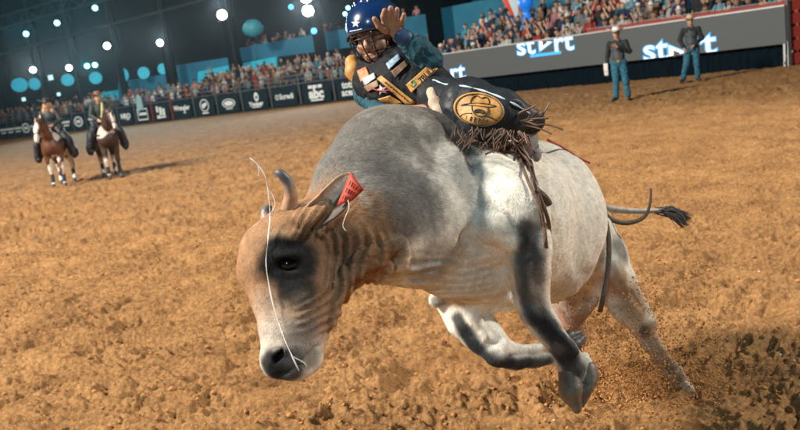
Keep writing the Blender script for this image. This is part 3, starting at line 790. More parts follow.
# knees, tendons, hocks
B.sp(P(530, 314, 2.68), .030, k=.03); B.sp(P(541, 311, 2.70), .026, k=.03); B.sp(P(523, 300, 2.70), .022, k=.03)
B.chain(C3((548, 322, 2.66, 4.5), (561, 337, 2.66, 4.2), (575, 351, 2.69, 5)), k=.012)
B.chain(C3((541, 330, 2.655, 1.5), (556, 345, 2.66, 1.5)), k=.014, op='s')
B.chain(C3((514, 232, 2.64, 12), (521, 262, 2.65, 9), (526, 290, 2.66, 6)), k=.03); B.chain(C3((538, 240, 2.66, 9), (540, 272, 2.67, 6)), k=.025)
B.chain(C3((528, 238, 2.58, 2), (532, 268, 2.60, 2), (534, 292, 2.62, 1.5)), k=.02, op='s')
B.sp(P(495, 357, 2.98), .028, k=.03); B.sp(P(503, 345, 2.98), .024, k=.03)
B.chain(C3((512, 349, 3.0, 4), (535, 348, 3.04, 3.6), (556, 344, 3.08, 4.5)), k=.012); B.chain(C3((508, 356, 2.975, 1.4), (545, 354, 3.03, 1.4)), k=.014, op='s')
B.chain(C3((466, 292, 2.97, 8), (474, 318, 2.97, 6), (486, 336, 2.96, 4)), k=.025)
B.sp(P(651, 322, 3.84), .028, k=.02); B.chain(C3((648, 312, 3.84, 4), (634, 292, 3.82, 6)), k=.02); B.chain(C3((640, 306, 3.77, 1.6), (628, 288, 3.74, 2)), k=.02, op='s')
B.chain(C3((654, 338, 3.83, 3), (668, 358, 3.81, 3)), k=.008); B.sp(P(676, 371, 3.80), .026, k=.02)
B.chain(C3((608, 262, 3.70, 12), (622, 285, 3.74, 8)), k=.04)
# shoulder and chest muscles
B.chain(C3((486, 178, 2.72, 11), (507, 197, 2.655, 10), (522, 214, 2.64, 9)), k=.06); B.chain(C3((474, 214, 2.66, 13), (494, 226, 2.62, 12), (512, 240, 2.62, 10)), k=.04)
B.chain(C3((500, 212, 2.555, 2), (512, 228, 2.555, 2)), k=.03, op='s'); B.chain(C3((462, 236, 2.60, 2), (478, 252, 2.62, 3), (500, 262, 2.66, 2)), k=.04, op='s')
B.chain(C3((430, 132, 2.70, 9), (448, 160, 2.68, 12), (462, 190, 2.66, 10)), k=.05)
B.chain(C3((298, 230, 2.35, 12), (310, 221, 2.32, 13), (321, 212, 2.30, 10), (329, 206, 2.29, 5)), k=.025)
B.chain(C3((306, 242, 2.33, 5), (317, 234, 2.30, 5), (328, 224, 2.29, 4)), k=.014); B.chain(C3((304, 232, 2.30, 2), (316, 226, 2.28, 2), (328, 215, 2.27, 2)), k=.014, op='s')
Hs = {}
def hits(pts):
    """depth of the sculpted skin along the given sight lines"""
    dirs = np.array([f_+(x-400)/FPX*r_+(215-y)/FPX*u_ for x, y in pts]); L = np.linalg.norm(dirs, axis=1)
    t = np.full(len(pts), 1.8)
    for _ in range(60):
        v = B.value(CPOS+dirs*t[:, None]); t = t+0.8*np.clip(v, -.05, .3)/L
    return t
fold_paths = [[(331, 322), (336, 300), (340, 284), (350, 272), (364, 264), (378, 257), (388, 247), (397, 243), (402, 250), (402, 266)],
              [(352, 262), (366, 255), (378, 252), (386, 262), (390, 270)], [(372, 262), (386, 268), (404, 270), (428, 266), (452, 262)],
              [(404, 266), (420, 272), (440, 272)], [(405, 280), (420, 284)]]
fold_r = [6.5, 4.6, 1.6, 1.6, 1.6]
flat = [p for fp in fold_paths for p in fp]
extra = [(288, 264), (279, 356), (266, 352), (300, 252), (272, 262), (306, 270)]
T = hits(flat+extra); k0 = 0
for fp, fr_ in zip(fold_paths, fold_r):
    pts = [(P(x, y, T[k0+i]-(0.008 if fr_ > 4 else -.002)), fr_*T[k0+i]/FPX*(0.75 if i in (0, len(fp)-1) else 1)) for i, (x, y) in enumerate(fp)]
    # smooth curve through the fold
    cv = bez([p for p, _ in pts], len(pts)*4); rr = np.interp(np.linspace(0, 1, len(cv)), np.linspace(0, 1, len(pts)), [r for _, r in pts])
    B.chain(list(zip(cv, rr)), k=.012); k0 += len(fp)
Te = T[len(flat):]
EYE = P(288, 264, Te[0]+0.006)
B.el(P(287, 255, Te[0]+0.004), [r_*.040, u_*.016, f_*.022], k=.02)                   # brow
B.el(P(289, 273, Te[0]+0.006), [r_*.032, u_*.011, f_*.014], k=.015)
B.el(P(288, 264, Te[0]-0.004), [(r_*.96-u_*.25)*.0275, (u_*.96+r_*.25)*.0195, f_*.022], k=.006, op='s')
NO = P(279, 356, Te[1])
B.el(NO+r_*0.004+u_*.012, [(r_+u_*.2)*.020, u_*.010, f_*.012], k=.012)
B.el(NO, [(r_*.55+u_*.83)*.020, (u_*.55-r_*.83)*.0105, f_*.030], k=.006, op='s')
tm = hits([(282, 374), (296, 366), (308, 356), (317, 346)])
B.chain([(P(x, y, t+.003), .0045) for (x, y), t in zip([(282, 374), (296, 366), (308, 356), (317, 346)], tm)], k=.008, op='s')
V, Fq = B.mesh(0.0062)
N = vnormals(V, Fq)
px, py, dd = proj(V)
nw = noise3(V[:, 0]*6, V[:, 1]*6, V[:, 2]*6)
# skin folds round the cheek, neck and brisket
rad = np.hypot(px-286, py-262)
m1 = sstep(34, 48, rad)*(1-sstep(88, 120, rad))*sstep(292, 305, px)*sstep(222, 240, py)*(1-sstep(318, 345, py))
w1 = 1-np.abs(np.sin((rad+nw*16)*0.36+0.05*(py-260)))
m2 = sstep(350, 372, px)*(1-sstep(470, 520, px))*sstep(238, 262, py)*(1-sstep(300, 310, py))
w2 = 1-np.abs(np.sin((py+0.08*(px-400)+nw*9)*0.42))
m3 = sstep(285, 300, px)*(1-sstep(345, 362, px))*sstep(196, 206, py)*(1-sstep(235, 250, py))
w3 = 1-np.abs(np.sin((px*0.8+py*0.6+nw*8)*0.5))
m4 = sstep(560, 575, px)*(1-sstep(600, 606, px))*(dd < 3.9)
w4 = np.sin((px*0.9-py*0.25+nw*7)*0.30)
hair = noise3(V[:, 0]*55, V[:, 1]*55, V[:, 2]*55)
V = V+N*(m1*w1*0.0085+m2*w2*0.0016+m3*w3*0.005+m4*w4*0.0022+hair*0.0011+nw*0.004)[:, None]
bvh = BVHTree.FromPolygons([tuple(v) for v in V], [tuple(int(i) for i in q) for q in Fq])
def hit(x, y, off=0.0, dflt=3.0):
    v = f_+(x-400)/FPX*r_+(215-y)/FPX*u_
    L = np.linalg.norm(v); loc, n, i, ds = bvh.ray_cast(Vector(CPOS), Vector(v/L))
    d = dflt if loc is None else ds/L
    return CPOS+v*(d-off)
def S(x, y, r, c, soft=.4, st=1.0):
    p = hit(x, y); d = (p-CPOS)@f_; return (p, r*d/FPX, c, soft, st)
def stroke(pts, c, soft, st):
    out = []
    for (x0_, y0_, r0), (x1_, y1_, r1) in zip(pts[:-1], pts[1:]):
        p, q = hit(x0_, y0_), hit(x1_, y1_)
        if np.linalg.norm(p-q) > .25: continue
        out.append(((p, q), (r0+r1)/2*((p-CPOS)@f_)/FPX, c, soft, st))
    return out
CR, GY, TAN, DK, BR = (0.71, 0.665, 0.59), (0.130, 0.118, 0.106), (0.34, 0.185, 0.095), (0.006, 0.0065, 0.008), (0.10, 0.062, 0.040)
items = [  # coat patches; darker cheek, lower neck and chest also hold painted shade
    (P(385, 150, 2.85), .32, GY, .35, .93), (P(345, 175, 2.6), .24, GY, .35, .93), (P(430, 150, 2.92), .22, GY, .45, .85), S(452, 135, 26, GY, .5, .7),
    S(405, 190, 46, (0.085, 0.080, 0.078), .5, .8), S(390, 225, 34, BR, .5, .9), S(368, 235, 38, (0.095, 0.058, 0.036), .4, .95), S(415, 205, 34, (.10, .095, .09), .5, .7),
    S(466, 176, 26, (0.24, 0.25, 0.25), .6, .6), S(470, 225, 30, (0.36, 0.35, 0.32), .7, .6), S(430, 260, 28, (0.22, 0.19, 0.17), .6, .7), S(520, 285, 14, (.34, .30, .26), .7, .5),
    (P(300, 270, 2.36), .27, TAN, .25, 1.0), S(340, 255, 32, (0.11, 0.064, 0.038), .5, .9), S(322, 245, 26, (0.15, 0.085, 0.048), .5, .8), S(318, 285, 24, (.16, .09, .052), .6, .8),
    S(268, 330, 22, (0.46, 0.38, 0.31), .6, .8), S(262, 305, 15, (0.42, 0.29, 0.20), .6, .7), S(283, 305, 16, (0.34, 0.25, 0.18), .6, .6), S(318, 318, 18, (0.22, 0.13, 0.08), .6, .6),
    S(279, 240, 12, (0.50, 0.36, 0.24), .6, .6), S(303, 335, 18, (0.20, 0.17, 0.15), .6, .8),
    S(289, 264, 30, DK, .28, 1.0), S(296, 286, 19, (0.015, 0.014, 0.014), .45, .95), S(281, 248, 15, DK, .3, .95), S(303, 300, 10, (.12, .09, .07), .6, .6),
    S(288, 368, 22, (0.04, 0.042, 0.046), .3, .95), S(272, 364, 16, DK, .4, .95), S(279, 356, 9, (0.01, 0.01, 0.01), .4, 1), S(312, 356, 12, (0.10, 0.095, 0.09), .6, .7),
    (P(478, 348, 3.05), .085, DK, .35, .0),
    *stroke([(524, 228, 8), (527, 246, 11), (530, 262, 14), (532, 280, 14), (531, 296, 13), (538, 312, 12), (547, 325, 12), (557, 339, 14), (568, 354, 15), (576, 368, 17)], (.018, .021, .026), .5, .93), *stroke([(524, 226, 14), (530, 262, 17), (532, 296, 15)], (.10, .105, .11), .6, .35),
    *stroke([(458, 318, 6), (466, 334, 9), (476, 348, 11), (488, 360, 12), (505, 364, 9), (525, 365, 8), (548, 361, 9)], (.018, .021, .026), .5, .93), S(534, 232, 9, (0.10, 0.11, 0.12), .5, .7), S(558, 348, 8, (.10, .10, .11), .5, .7),
    S(450, 300, 12, (0.55, 0.36, 0.26), .6, .6), S(438, 302, 8, (.25, .24, .22), .4, .9),
    S(620, 250, 16, (0.10, 0.09, 0.085), .5, .8), S(628, 235, 12, (0.10, 0.09, 0.085), .5, .7), S(632, 300, 18, (0.46, 0.33, 0.22), .6, .8), S(612, 285, 16, (0.36, 0.20, 0.11), .6, .8),
    ((P(652, 332, 3.85), P(688, 390, 3.8)), .07, (0.42, 0.29, 0.19), .4, .8), *stroke([(622, 275, 12), (636, 305, 13), (650, 330, 10), (664, 355, 8), (680, 380, 8)], (.34, .20, .11), .8, .6), S(645, 330, 7, (.08, .05, .04), .5, .8), S(672, 366, 7, (.10, .07, .05), .5, .7), S(683, 380, 6, (.10, .07, .05), .5, .7),
    ((P(572, 290, 3.98), P(574, 370, 4.08)), .12, (0.30, 0.14, 0.07), .4, .85), S(548, 285, 22, (0.48, 0.36, 0.28), .7, .5), S(500, 296, 9, (.55, .40, .30), .6, .7)]
colv = blobs(V, CR, items, nz=0.20, nscale=14)
colv = colv*(1+.07*noise3(V[:, 0]*4, V[:, 1]*4, V[:, 2]*4+3))[:, None]; mot = noise3(V[:, 0]*34, V[:, 1]*34, V[:, 2]*34)+0.6*noise3(V[:, 0]*90, V[:, 1]*90, V[:, 2]*90)
colv = np.clip(colv*(1+0.20*mot+0.10*nw)[:, None], 0.004, .9)
crease = np.clip(m1*(1-w1)+m2*(1-w2)*.6+m3*(1-w3)*.6, 0, 1)       # tone gets darker between the fold ridges
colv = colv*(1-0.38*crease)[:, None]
MHIDE = mat('short bull hide', rough=0.66, vcol=True, bump=0.35, bscale=330, sheen=0.03, noise=0.17, nscale=230, spec=.14)
def hair_part(V, Fq, cols, N, n, seed):
    rg = np.random.default_rng(seed)
    A = V[Fq]; ar = np.linalg.norm(np.cross(A[:, 2]-A[:, 0], A[:, 3]-A[:, 1]), axis=1)
    fi = rg.choice(len(Fq), n, p=ar/ar.sum()); u, v = rg.random((2, n))
    W = np.stack([(1-u)*(1-v), u*(1-v), u*v, (1-u)*v], 1)
    p = (A[fi]*W[..., None]).sum(1); c = (cols[Fq[fi]]*W[..., None]).sum(1); nn = (N[Fq[fi]]*W[..., None]).sum(1); nn /= np.linalg.norm(nn, axis=1)[:, None]
    x, y, d = proj(p); low = sstep(285, 315, y)[:, None]; hd_ = (sstep(345, 315, x)*sstep(205, 225, y))[:, None]
    back = r_*.55+f_*.75-u_*.45; flow = back*(1-low)*(1-hd_)-u_*np.maximum(low, hd_)
    sw = np.stack([noise3(p[:, 0]*7+k*9, p[:, 1]*7, p[:, 2]*7) for k in range(3)], 1)*.8
    t = flow+sw; t -= nn*(t*nn).sum(1)[:, None]; t /= np.linalg.norm(t, axis=1)[:, None]+1e-9
    L = (.0065+.0075*rg.random(n))*(1-.45*hd_[:, 0]); w_ = np.cross(nn, t)*(.00055+.0003*rg.random(n))[:, None]
    tip = p+t*L[:, None]+nn*(L*(.10+.20*rg.random(n)))[:, None]
    vs = np.stack([p-w_, p+w_, tip], 1).reshape(-1, 3); k = (.72+.6*rg.random(n))[:, None]
    return vs, np.arange(n*3).reshape(-1, 3), np.repeat(np.clip(c*k, .002, .95), 3, axis=0)
bull = empty('bull', (float(P(520, 300, 3.3)[0]), float(P(520, 300, 3.3)[1]), 0.0))
tag(bull, 'grey and white humped bull bucking with its head down and one red ear tag', 'bull')
boff = np.array(bull.location)
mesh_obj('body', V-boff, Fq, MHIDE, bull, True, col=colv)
hv, hf, hc_ = hair_part(V, Fq, colv, vnormals(V, Fq), 260000, 5)
o = mesh_obj('hair', hv-boff, hf, mat('bull hair', rough=.75, vcol=True, spec=.12), bull, False, col=hc_); o['kind'] = 'stuff'
def sdf_part(name, sd, h, m, parent, col=None, off=None, items=None, base=None, nz=.2):
    v, f = sd.mesh(h); o = np.zeros(3) if off is None else off
    c = col
    if items is not None: c = blobs(v, base, items, nz=nz, nscale=20)
    return mesh_obj(name, v-o, f, m, parent, True, col=c)
# eye
MEYE = mat('wet dark eye', (0.004, 0.0035, 0.004), 0.10, spec=.35)
sd = SDF(); sd.el(EYE+f_*0.004, [r_*.0250, u_*.0200, f_*.018], k=.004); sdf_part('eye', sd, .002, MEYE, bull, off=boff)
# horns
MHORN = mat('dull horn', rough=0.45, vcol=True, bump=0.3, bscale=70)
th = hits([(287, 222)])[0]
def horn(pts, lb):
    sd = SDF(); c = C3(*pts); cv = bez([p for p, _ in c], 24); rr = np.interp(np.linspace(0, 1, 25), np.linspace(0, 1, len(c)), [r for _, r in c])
    sd.chain(list(zip(cv, rr)), k=.004); v, f = sd.mesh(.003)
    tip = c[-1][0]; base = c[0][0]; t = np.clip(((v-base)@(tip-base))/((tip-base)@(tip-base)), 0, 1.1)
    cl = np.array([[0.36, 0.22, 0.14]])*(1-sstep(.55, .95, t))[:, None]+np.array([[0.09, .10, .11]])*sstep(.55, .95, t)[:, None]
    cl = cl*(1+.35*noise3(v[:, 0]*40, v[:, 1]*40, v[:, 2]*40))[:, None]
    o = mesh_obj('horn', v-boff, f, MHORN, bull, True, col=np.clip(cl, 0, 1)); return o
horn([(287, 226, 2.36, 9.5), (289, 208, 2.33, 7.6), (291, 196, 2.31, 6.6), (288, 183, 2.29, 5.2), (282, 175, 2.28, 4.2), (278, 172.5, 2.28, 3.0)], '')
horn([(270, 236, 2.52, 8), (268, 222, 2.55, 7), (266, 212, 2.56, 5), (269, 207, 2.56, 2.6)], '')
# ear: cupped leaf of skin
MEAR = mat('ear skin', rough=0.7, vcol=True, bump=.3, bscale=150, sss=0.05)
def make_ear():
    sp = [(302, 224, 2.34), (315, 214, 2.29), (328, 204, 2.27), (339, 191, 2.27), (347, 180, 2.28), (352, 173, 2.30)]
    ax = bez([P(*s) for s in sp], 26); W = np.interp(np.linspace(0, 1, 27), [0, .2, .45, .7, .9, 1], [10, 14, 15.5, 12.5, 6, 1.0])*2.28/FPX
    n = 17; vs = []; cl = []
    for i, (p, wd) in enumerate(zip(ax, W)):
        t = ax[min(i+1, 26)]-ax[max(i-1, 0)]; t /= np.linalg.norm(t)
        side = np.cross(t, f_); side /= np.linalg.norm(side)      # along the picture, across the ear
        side = side if side@(-u_+r_) > 0 else -side
        nrm = -f_+0.35*r_
        for j in range(n):
            a = (j/(n-1)-.5)*2; cup = (a*a)*wd*1.15+0.0015*math.sin(j*2.1+i*.4)
            q = p+side*a*wd*0.92+nrm*cup*0.75-nrm*wd*.4
            vs.append(q); e = abs(a)**3
            c1 = np.array([.52, .46, .40])*(1-e)+np.array([.34, .22, .15])*e
            if a > 0.25: c1 = np.array([.09, .065, .055])
            cl.append(c1*(0.8+.4*RNG.random()))
    m = 27; Q = np.array([[i*n+j, i*n+j+1, (i+1)*n+j+1, (i+1)*n+j] for i in range(m-1) for j in range(n-1)])
    o = mesh_obj('ear', np.array(vs)-boff, Q, MEAR, bull, True, col=np.array(cl))
    md = o.modifiers.new('thickness', 'SOLIDIFY'); md.thickness = .005; md.offset = 0
make_ear()
# ear tag
c4 = [P(350.5, 172, 2.235), P(364, 190, 2.22), P(352, 201, 2.235), P(337, 205, 2.25)]
c4b = [q+f_*.003 for q in c4]; mb = MB()
nr = 8
for i in range(nr):
    pass
def patch(qa, qb, n, bend=.0):
    vs = []
    for i in range(n+1):
        for j in range(n+1):
            u, v = i/n, j/n
            vs.append(qa[0]*(1-u)*(1-v)+qa[1]*u*(1-v)+qa[2]*u*v+qa[3]*(1-u)*v+f_*bend*math.sin(math.pi*u))
    return vs, [(i*(n+1)+j, i*(n+1)+j+1, (i+1)*(n+1)+j+1, (i+1)*(n+1)+j) for i in range(n) for j in range(n)]
vs, fs = patch(c4, None, 6, -.006); mb.add([q-boff for q in vs], fs)
MTAG = mat('red ear tag plastic', (0.36, 0.035, 0.012), 0.6, noise=.25, nscale=60)
tg = mb.build('ear_tag', MTAG, bull, True); md = tg.modifiers.new('thickness', 'SOLIDIFY'); md.thickness = .0035
mb = MB()
for k in range(5):
    u = .22+.14*k; a = c4[0]*(1-u)+c4[1]*u; b = c4[3]*(1-u)+c4[2]*u
    for j in range(3):
        s0, s1 = .18+.25*j, .34+.25*j
        mb.bar(a*(1-s0)+b*s0-f_*.010-boff, a*(1-s1)+b*s1-f_*.010-boff, .0022)
mb.build('tag_marking', mat('dark tag print', (.30, .03, .012), .6), tg)
mb = MB(); mb.tube([q-boff for q in bez([P(348, 200, 2.23), P(349, 208, 2.22), P(345, 218, 2.22), P(343, 226, 2.23), P(346, 231, 2.23)], 16)], .0012, 6); mb.build('tag_string', mat('pale string', (.6, .55, .5), .6), bull, True)
# hooves: two claws each
MHOOF = mat('worn hoof', rough=0.5, vcol=True, bump=.3, bscale=60)
def hoof(a, b, side, r, parent=bull, spread=.55, col=(.13, .11, .10), ln=1.0, cuts=()):
    """a fetlock end, b toe tip, side vector across the two claws"""
    a, b = np.asarray(a), np.asarray(b); t = b-a; L = np.linalg.norm(t); t /= L
    side = np.asarray(side, float); side = side-t*(side@t); side /= np.linalg.norm(side); w_ = np.cross(t, side)
    sd = SDF()
    for s in (-1, 1):
        sd.chain([(a+side*s*r*spread, r*.74), (a+t*L*.45+side*s*r*spread*1.08, r*.78), (b+side*s*r*spread*.62-t*r*.30, r*.34)], k=.008, fl=(side, .86))
    for c_, n_ in cuts: sd.plane(c_, n_, k=.006)
    v, f = sd.mesh(max(r*.10, .0028)); c = np.tile(np.array([col]), (len(v), 1))*(1+.4*noise3(v[:, 0]*40, v[:, 1]*40, v[:, 2]*40))[:, None]
    return mesh_obj('hoof', v-boff, f, MHOOF, parent, True, col=np.clip(c, 0, 1))
hoof(P(578, 372, 2.76), P(583, 413, 2.72), r_*0.9+u_*.35+f_*.3, .060, col=(.11, .082, .062), spread=.52, cuts=[(P(594, 388, 2.74), r_*.80-u_*.42-f_*.35)])
hoof(P(563, 346, 3.14), P(583, 334, 3.20), u_+f_*.8, .034, col=(.05, .05, .055))
hoof(P(683, 383, 3.81), P(695, 397, 3.79), f_+u_*.3, .034, col=(.30, .22, .15))
hoof(P(575, 368, 4.08), P(580, 383, 4.06), f_+u_*.3, .036, col=(.16, .11, .08))
# tail
MTAIL = mat('dark tail hair', (0.035, 0.03, 0.03), .7, noise=.4, nscale=80)
mb = MB(); tp = bez([P(597, 204, 3.9), P(612, 209, 3.93), P(632, 211, 3.95), P(650, 211, 3.97), P(664, 210, 3.98)], 24)
mb.tube([q-boff for q in tp], list(np.linspace(.019, .010, 25)), 10); mb.build('tail', mat('tail skin', (.26, .23, .20), .7, noise=.3, nscale=40), bull, True)
for k in range(170):
    if k == 0: mb = MB()
    a = RNG.normal(size=3)*.008; b = RNG.normal(size=3)*np.array([.022, .02, .020])
    s0 = P(655+RNG.random()*10, 211, 3.98)
    e_ = P(683+RNG.random()*4, 216+RNG.random()*9, 3.98)+b*.7
    md_ = P(672, 209.5+RNG.random()*5, 3.98)+b*.55
    mb.tube([q-boff for q in bez([s0+a, md_, e_], 7)], [.002, .0028, .003, .003, .0028, .0022, .0016, .0008], 4)
o = mb.build('tail_tuft', MTAIL, bull, True); o['kind'] = 'stuff'
# string of slobber whipping up over the face
sl_pts = [(250, 158), (257, 164), (264, 174), (268, 190), (270, 214), (268, 240), (266, 262), (269, 285), (275, 312), (284, 338), (293, 358), (299, 371)]
tt = hits([(x, y) for x, y in sl_pts]); tt = np.minimum(tt, 2.24); tt[:5] = 2.26
mb = MB(); mb.tube([q-boff for q in bez([P(x, y, t-.012) for (x, y), t in zip(sl_pts, tt)], 70)], [.0014+.0005*math.sin(i*.7)+.0004*math.sin(i*.31) for i in range(71)], 6)
MSLOB = mat('clear slobber', (.85, .85, .83), .12, trans=.35, spec=.8)
mb.tube([q-boff for q in bez([P(257, 163, 2.25), P(259, 170, 2.25), P(258, 176, 2.25)], 10)], .0013, 5)
mb.tube([q-boff for q in bez([P(268, 190, 2.25), P(273, 196, 2.25), P(275, 205, 2.25), P(271, 213, 2.25)], 12)], .0012, 5)
o = mb.build('slobber_string', MSLOB, bull, True)
mb = MB(); mb.tube([q-boff for q in bez([hit(293, 357, .006), hit(303, 362, .006), hit(306, 366, .006)], 10)], .002, 5); mb.build('slobber_string', MSLOB, bull, True)
# ropes
MROPE = mat('brown braided rope', (0.10, 0.055, 0.035), .8, bump=.6, bscale=120, noise=.3, nscale=50)
rope = empty('bull_rope', tuple(hit(528, 170))); tag(rope, 'brown braided bull rope hanging down the girth behind the near shoulder', 'rope'); ro = np.array(rope.location)
for k, pts in enumerate([[(470, 142), (492, 146), (512, 150), (524, 158), (530, 172), (537, 195), (543, 222), (546, 246)], [(500, 150), (516, 152), (526, 163), (533, 180), (541, 200), (549, 225)], [(518, 156), (523, 168), (531, 188), (540, 206), (545, 232), (546, 244)], [(520, 148), (530, 160), (534, 176), (540, 193)]]):
    mb = MB(); q = []
    for x, y in pts:
        h = hit(x, y, .012+.006*k, 2.9); q.append(h)
    if k in (0, 1): q += [P(549, 256, 2.98), P(550, 272, 3.06)]
    mb.tube([p-ro for p in bez(q, 40)], [.0068 if k < 2 else .0055]*41, 8); mb.build('strand', MROPE, rope, True)
mb = MB(); mb.tube([p-ro for p in bez([hit(536, 190, .02), hit(545, 198, .02), hit(549, 204, .02)], 8)], .013, 8); mb.build('knot', MROPE, rope, True)
mb = MB(); mb.tube([p-ro for p in bez([hit(548, 140, .0), P(562, 147, 3.38), P(577, 157, 3.40), P(590, 163, 3.42)], 12)], .005, 6); tl = mb.build('rope_tail', mat('red rope', (.30, .05, .03), .7), rope, True)
fs_ = empty('flank_strap', tuple(P(605, 250, 3.66))); tag(fs_, "dark flank strap tied before the bull's hind legs, loose end flying", 'strap'); fo = np.array(fs_.location)
MST = mat('dark worn webbing', (.075, .048, .034), .7, noise=.3, nscale=60)
mb = MB(); mb.tube([p-fo for p in bez([P(600, 206, 3.72), P(607, 226, 3.66), P(609, 250, 3.62), P(607, 276, 3.6), P(603, 298, 3.58), P(600, 312, 3.6)], 30)], .0115, 10, flat=.25, fdir=tuple(r_)); mb.build('strap', MST, fs_, True)
mb = MB(); mb.tube([p-fo for p in bez([P(603, 209, 3.70), P(611, 219, 3.72), P(624, 223, 3.74), P(637, 221, 3.76), P(646, 215, 3.78), P(650, 203, 3.79), P(651, 188, 3.80)], 40)], list(np.linspace(.013, .007, 41)), 8, flat=.5, fdir=tuple(u_)); mb.build('loose_end', MST, fs_, True)
# ================================================================== THE RIDER
MSKIN = mat('sunburnt skin', rough=0.5, vcol=True, sss=0.08, bump=.1, bscale=200)
MJEAN = mat('blue teal shirt cloth', rough=0.8, vcol=True, bump=.5, bscale=120, spec=.2, noise=.35, nscale=25)
MVEST = mat('black protective vest', (0.007, 0.008, 0.011), 0.7, bump=.4, bscale=90, noise=.3, nscale=40, spec=.2)
MCHAP = mat('black chaps leather', (0.012, 0.015, 0.019), 0.5, bump=.35, bscale=40, noise=.35, nscale=18, spec=.25)
MTANL = mat('tan patch leather', (0.42, 0.20, 0.045), 0.55, bump=.2, bscale=90, noise=.22, nscale=40)
MSTI = mat('dark stitching', (0.025, 0.018, 0.014), .7)
MFR = mat('brown leather fringe', (0.13, 0.072, 0.048), .6, noise=.4, nscale=30)
rider = empty('person', (float(P(440, 100, 3.1)[0]), float(P(440, 100, 3.1)[1]), float(P(440, 100, 3.1)[2])))
tag(rider, 'rider on the bull in blue helmet, black vest and black chaps, one hand raised', 'person')
rf = np.array(rider.location)
HC = P(377, 38, 3.25)
Fd = -f_*.84-r_*.42-u_*.26; Fd /= np.linalg.norm(Fd)
Ud = u_-r_*.16; Ud = Ud-Fd*(Ud@Fd); Ud /= np.linalg.norm(Ud)
Sd = np.cross(Ud, Fd)                                       # rider's left
if Sd@r_ < 0: Sd = -Sd
def HP(a, b, c): return HC+Sd*a+Ud*b+Fd*c
bd = SDF()
bd.el(HC+Ud*.02, [Sd*.076, Ud*.098, Fd*.094], k=.02)
bd.el(HP(0, -.055, .030), [Sd*.056, Ud*.062, Fd*.058], k=.03)                      # jaw
bd.rc(HP(0, -.098, .066), HP(0, -.10, .070), .016, .016, k=.02)                      # chin
bd.rc(HP(0, .010, .094), HP(0, -.028, .108), .008, .0125, k=.012)                    # nose
for s in (-1, 1):
    bd.sp(HP(s*.012, -.032, .098), .008, k=.008)
    bd.rc(HP(s*.018, .022, .090), HP(s*.046, .020, .074), .007, .006, k=.010)        # brow
    bd.sp(HP(s*.043, -.028, .066), .020, k=.02)                                       # cheekbone
    bd.el(HP(s*.079, -.008, .0), [Sd*.008, Ud*.030, Fd*.018], k=.008)                # ear
    bd.sp(HP(s*.031, .004, .094), .0155, k=.010, op='s')
bd.rc(HP(-.022, -.062, .088), HP(.022, -.062, .088), .0065, .0065, k=.006)
bd.rc(HP(-.018, -.073, .087), HP(.018, -.073, .087), .0068, .0068, k=.006)
bd.rc(HP(-.020, -.0675, .095), HP(.020, -.0675, .095), .0022, .0022, k=.003, op='s')
for s in (-1, 1): bd.sp(HP(s*.031, .003, .080), .0125, k=.003)                        # eyeballs under lids
bd.chain([(HP(0, -.06, -.02), .052), (P(388, 66, 3.26), .055), (P(394, 76, 3.24), .07)], k=.03)
bd.chain(C3((404, 84, 3.22, 25), (428, 98, 3.18, 23), (450, 108, 3.12, 23)), k=.06)
bd.chain(C3((388, 74, 3.24, 12), (371, 78, 3.33, 10), (367, 93, 3.30, 8), (385, 116, 3.12, 8), (436, 110, 2.98, 7)), k=.03)   # riding arm behind the hump
bd.chain(C3((400, 72, 3.20, 13), (416, 68, 3.16, 12.5), (430, 61, 3.11, 9)), k=.03)
bd.chain(C3((430, 61, 3.11, 9), (418, 50, 3.09, 9), (403, 39, 3.07, 6.5)), k=.02)
bd.chain(C3((450, 108, 3.10, 20), (474, 108, 2.84, 16), (505, 116, 2.80, 12), (524, 132, 2.88, 9)), k=.03)
bd.chain(C3((455, 118, 3.3, 18), (475, 140, 3.42, 14), (500, 160, 3.45, 10)), k=.03)     # far leg behind the bull
# raised hand, palm to the camera
bd.rc(P(400, 37, 3.06), P(391, 26, 3.045), .022, .029, k=.010, fl=(f_, .42))
bd.rc(P(386, 23, 3.04), P(398, 23, 3.04), .0155, .0150, k=.012, fl=(f_, .8))
for ch in (((385, 23), (383.2, 16.5), (384.5, 10.5), 3.3), ((390, 21), (389.8, 14.5), (390.6, 8.0), 3.4), ((395, 21.5), (396, 15), (397.2, 9.5), 3.3), ((400, 24), (402.5, 19.5), (404, 14.5), 2.9), ((386, 31), (379, 26), (374.5, 19), 3.8)):
    a, b, c, r = ch; r *= .9
    bd.chain(C3((*a, 3.035, r+.5), (*b, 3.015, r), (*c, 3.00, r*.82)), k=.004)
v, f = bd.mesh(.0042)
ax, ay, ad = proj(v)
sk = blobs(v, (.33, .165, .10), [(HP(0, -.068, .09), .021, (.34, .12, .085), .3, .8), (HP(0, -.09, .06), .045, (.30, .17, .115), .6, .5), (HP(0, -.03, .11), .02, (.50, .24, .15), .5, .6)], nz=.1)
for s in (-1, 1):
    sk = sk*1
hd = np.linalg.norm(v-HP(0, .06, -.03), axis=1)
for s in (-1, 1):
    d = np.linalg.norm((v-HP(s*.031, .019, .092))*1.0, axis=1); sk[d < .014] *= .45
    d = np.linalg.norm(v-HP(s*.031, .002, .095), axis=1); sk[d < .010] = (.10, .07, .06)
mesh_obj('body', v-rf, f, MSKIN, rider, True, col=sk)
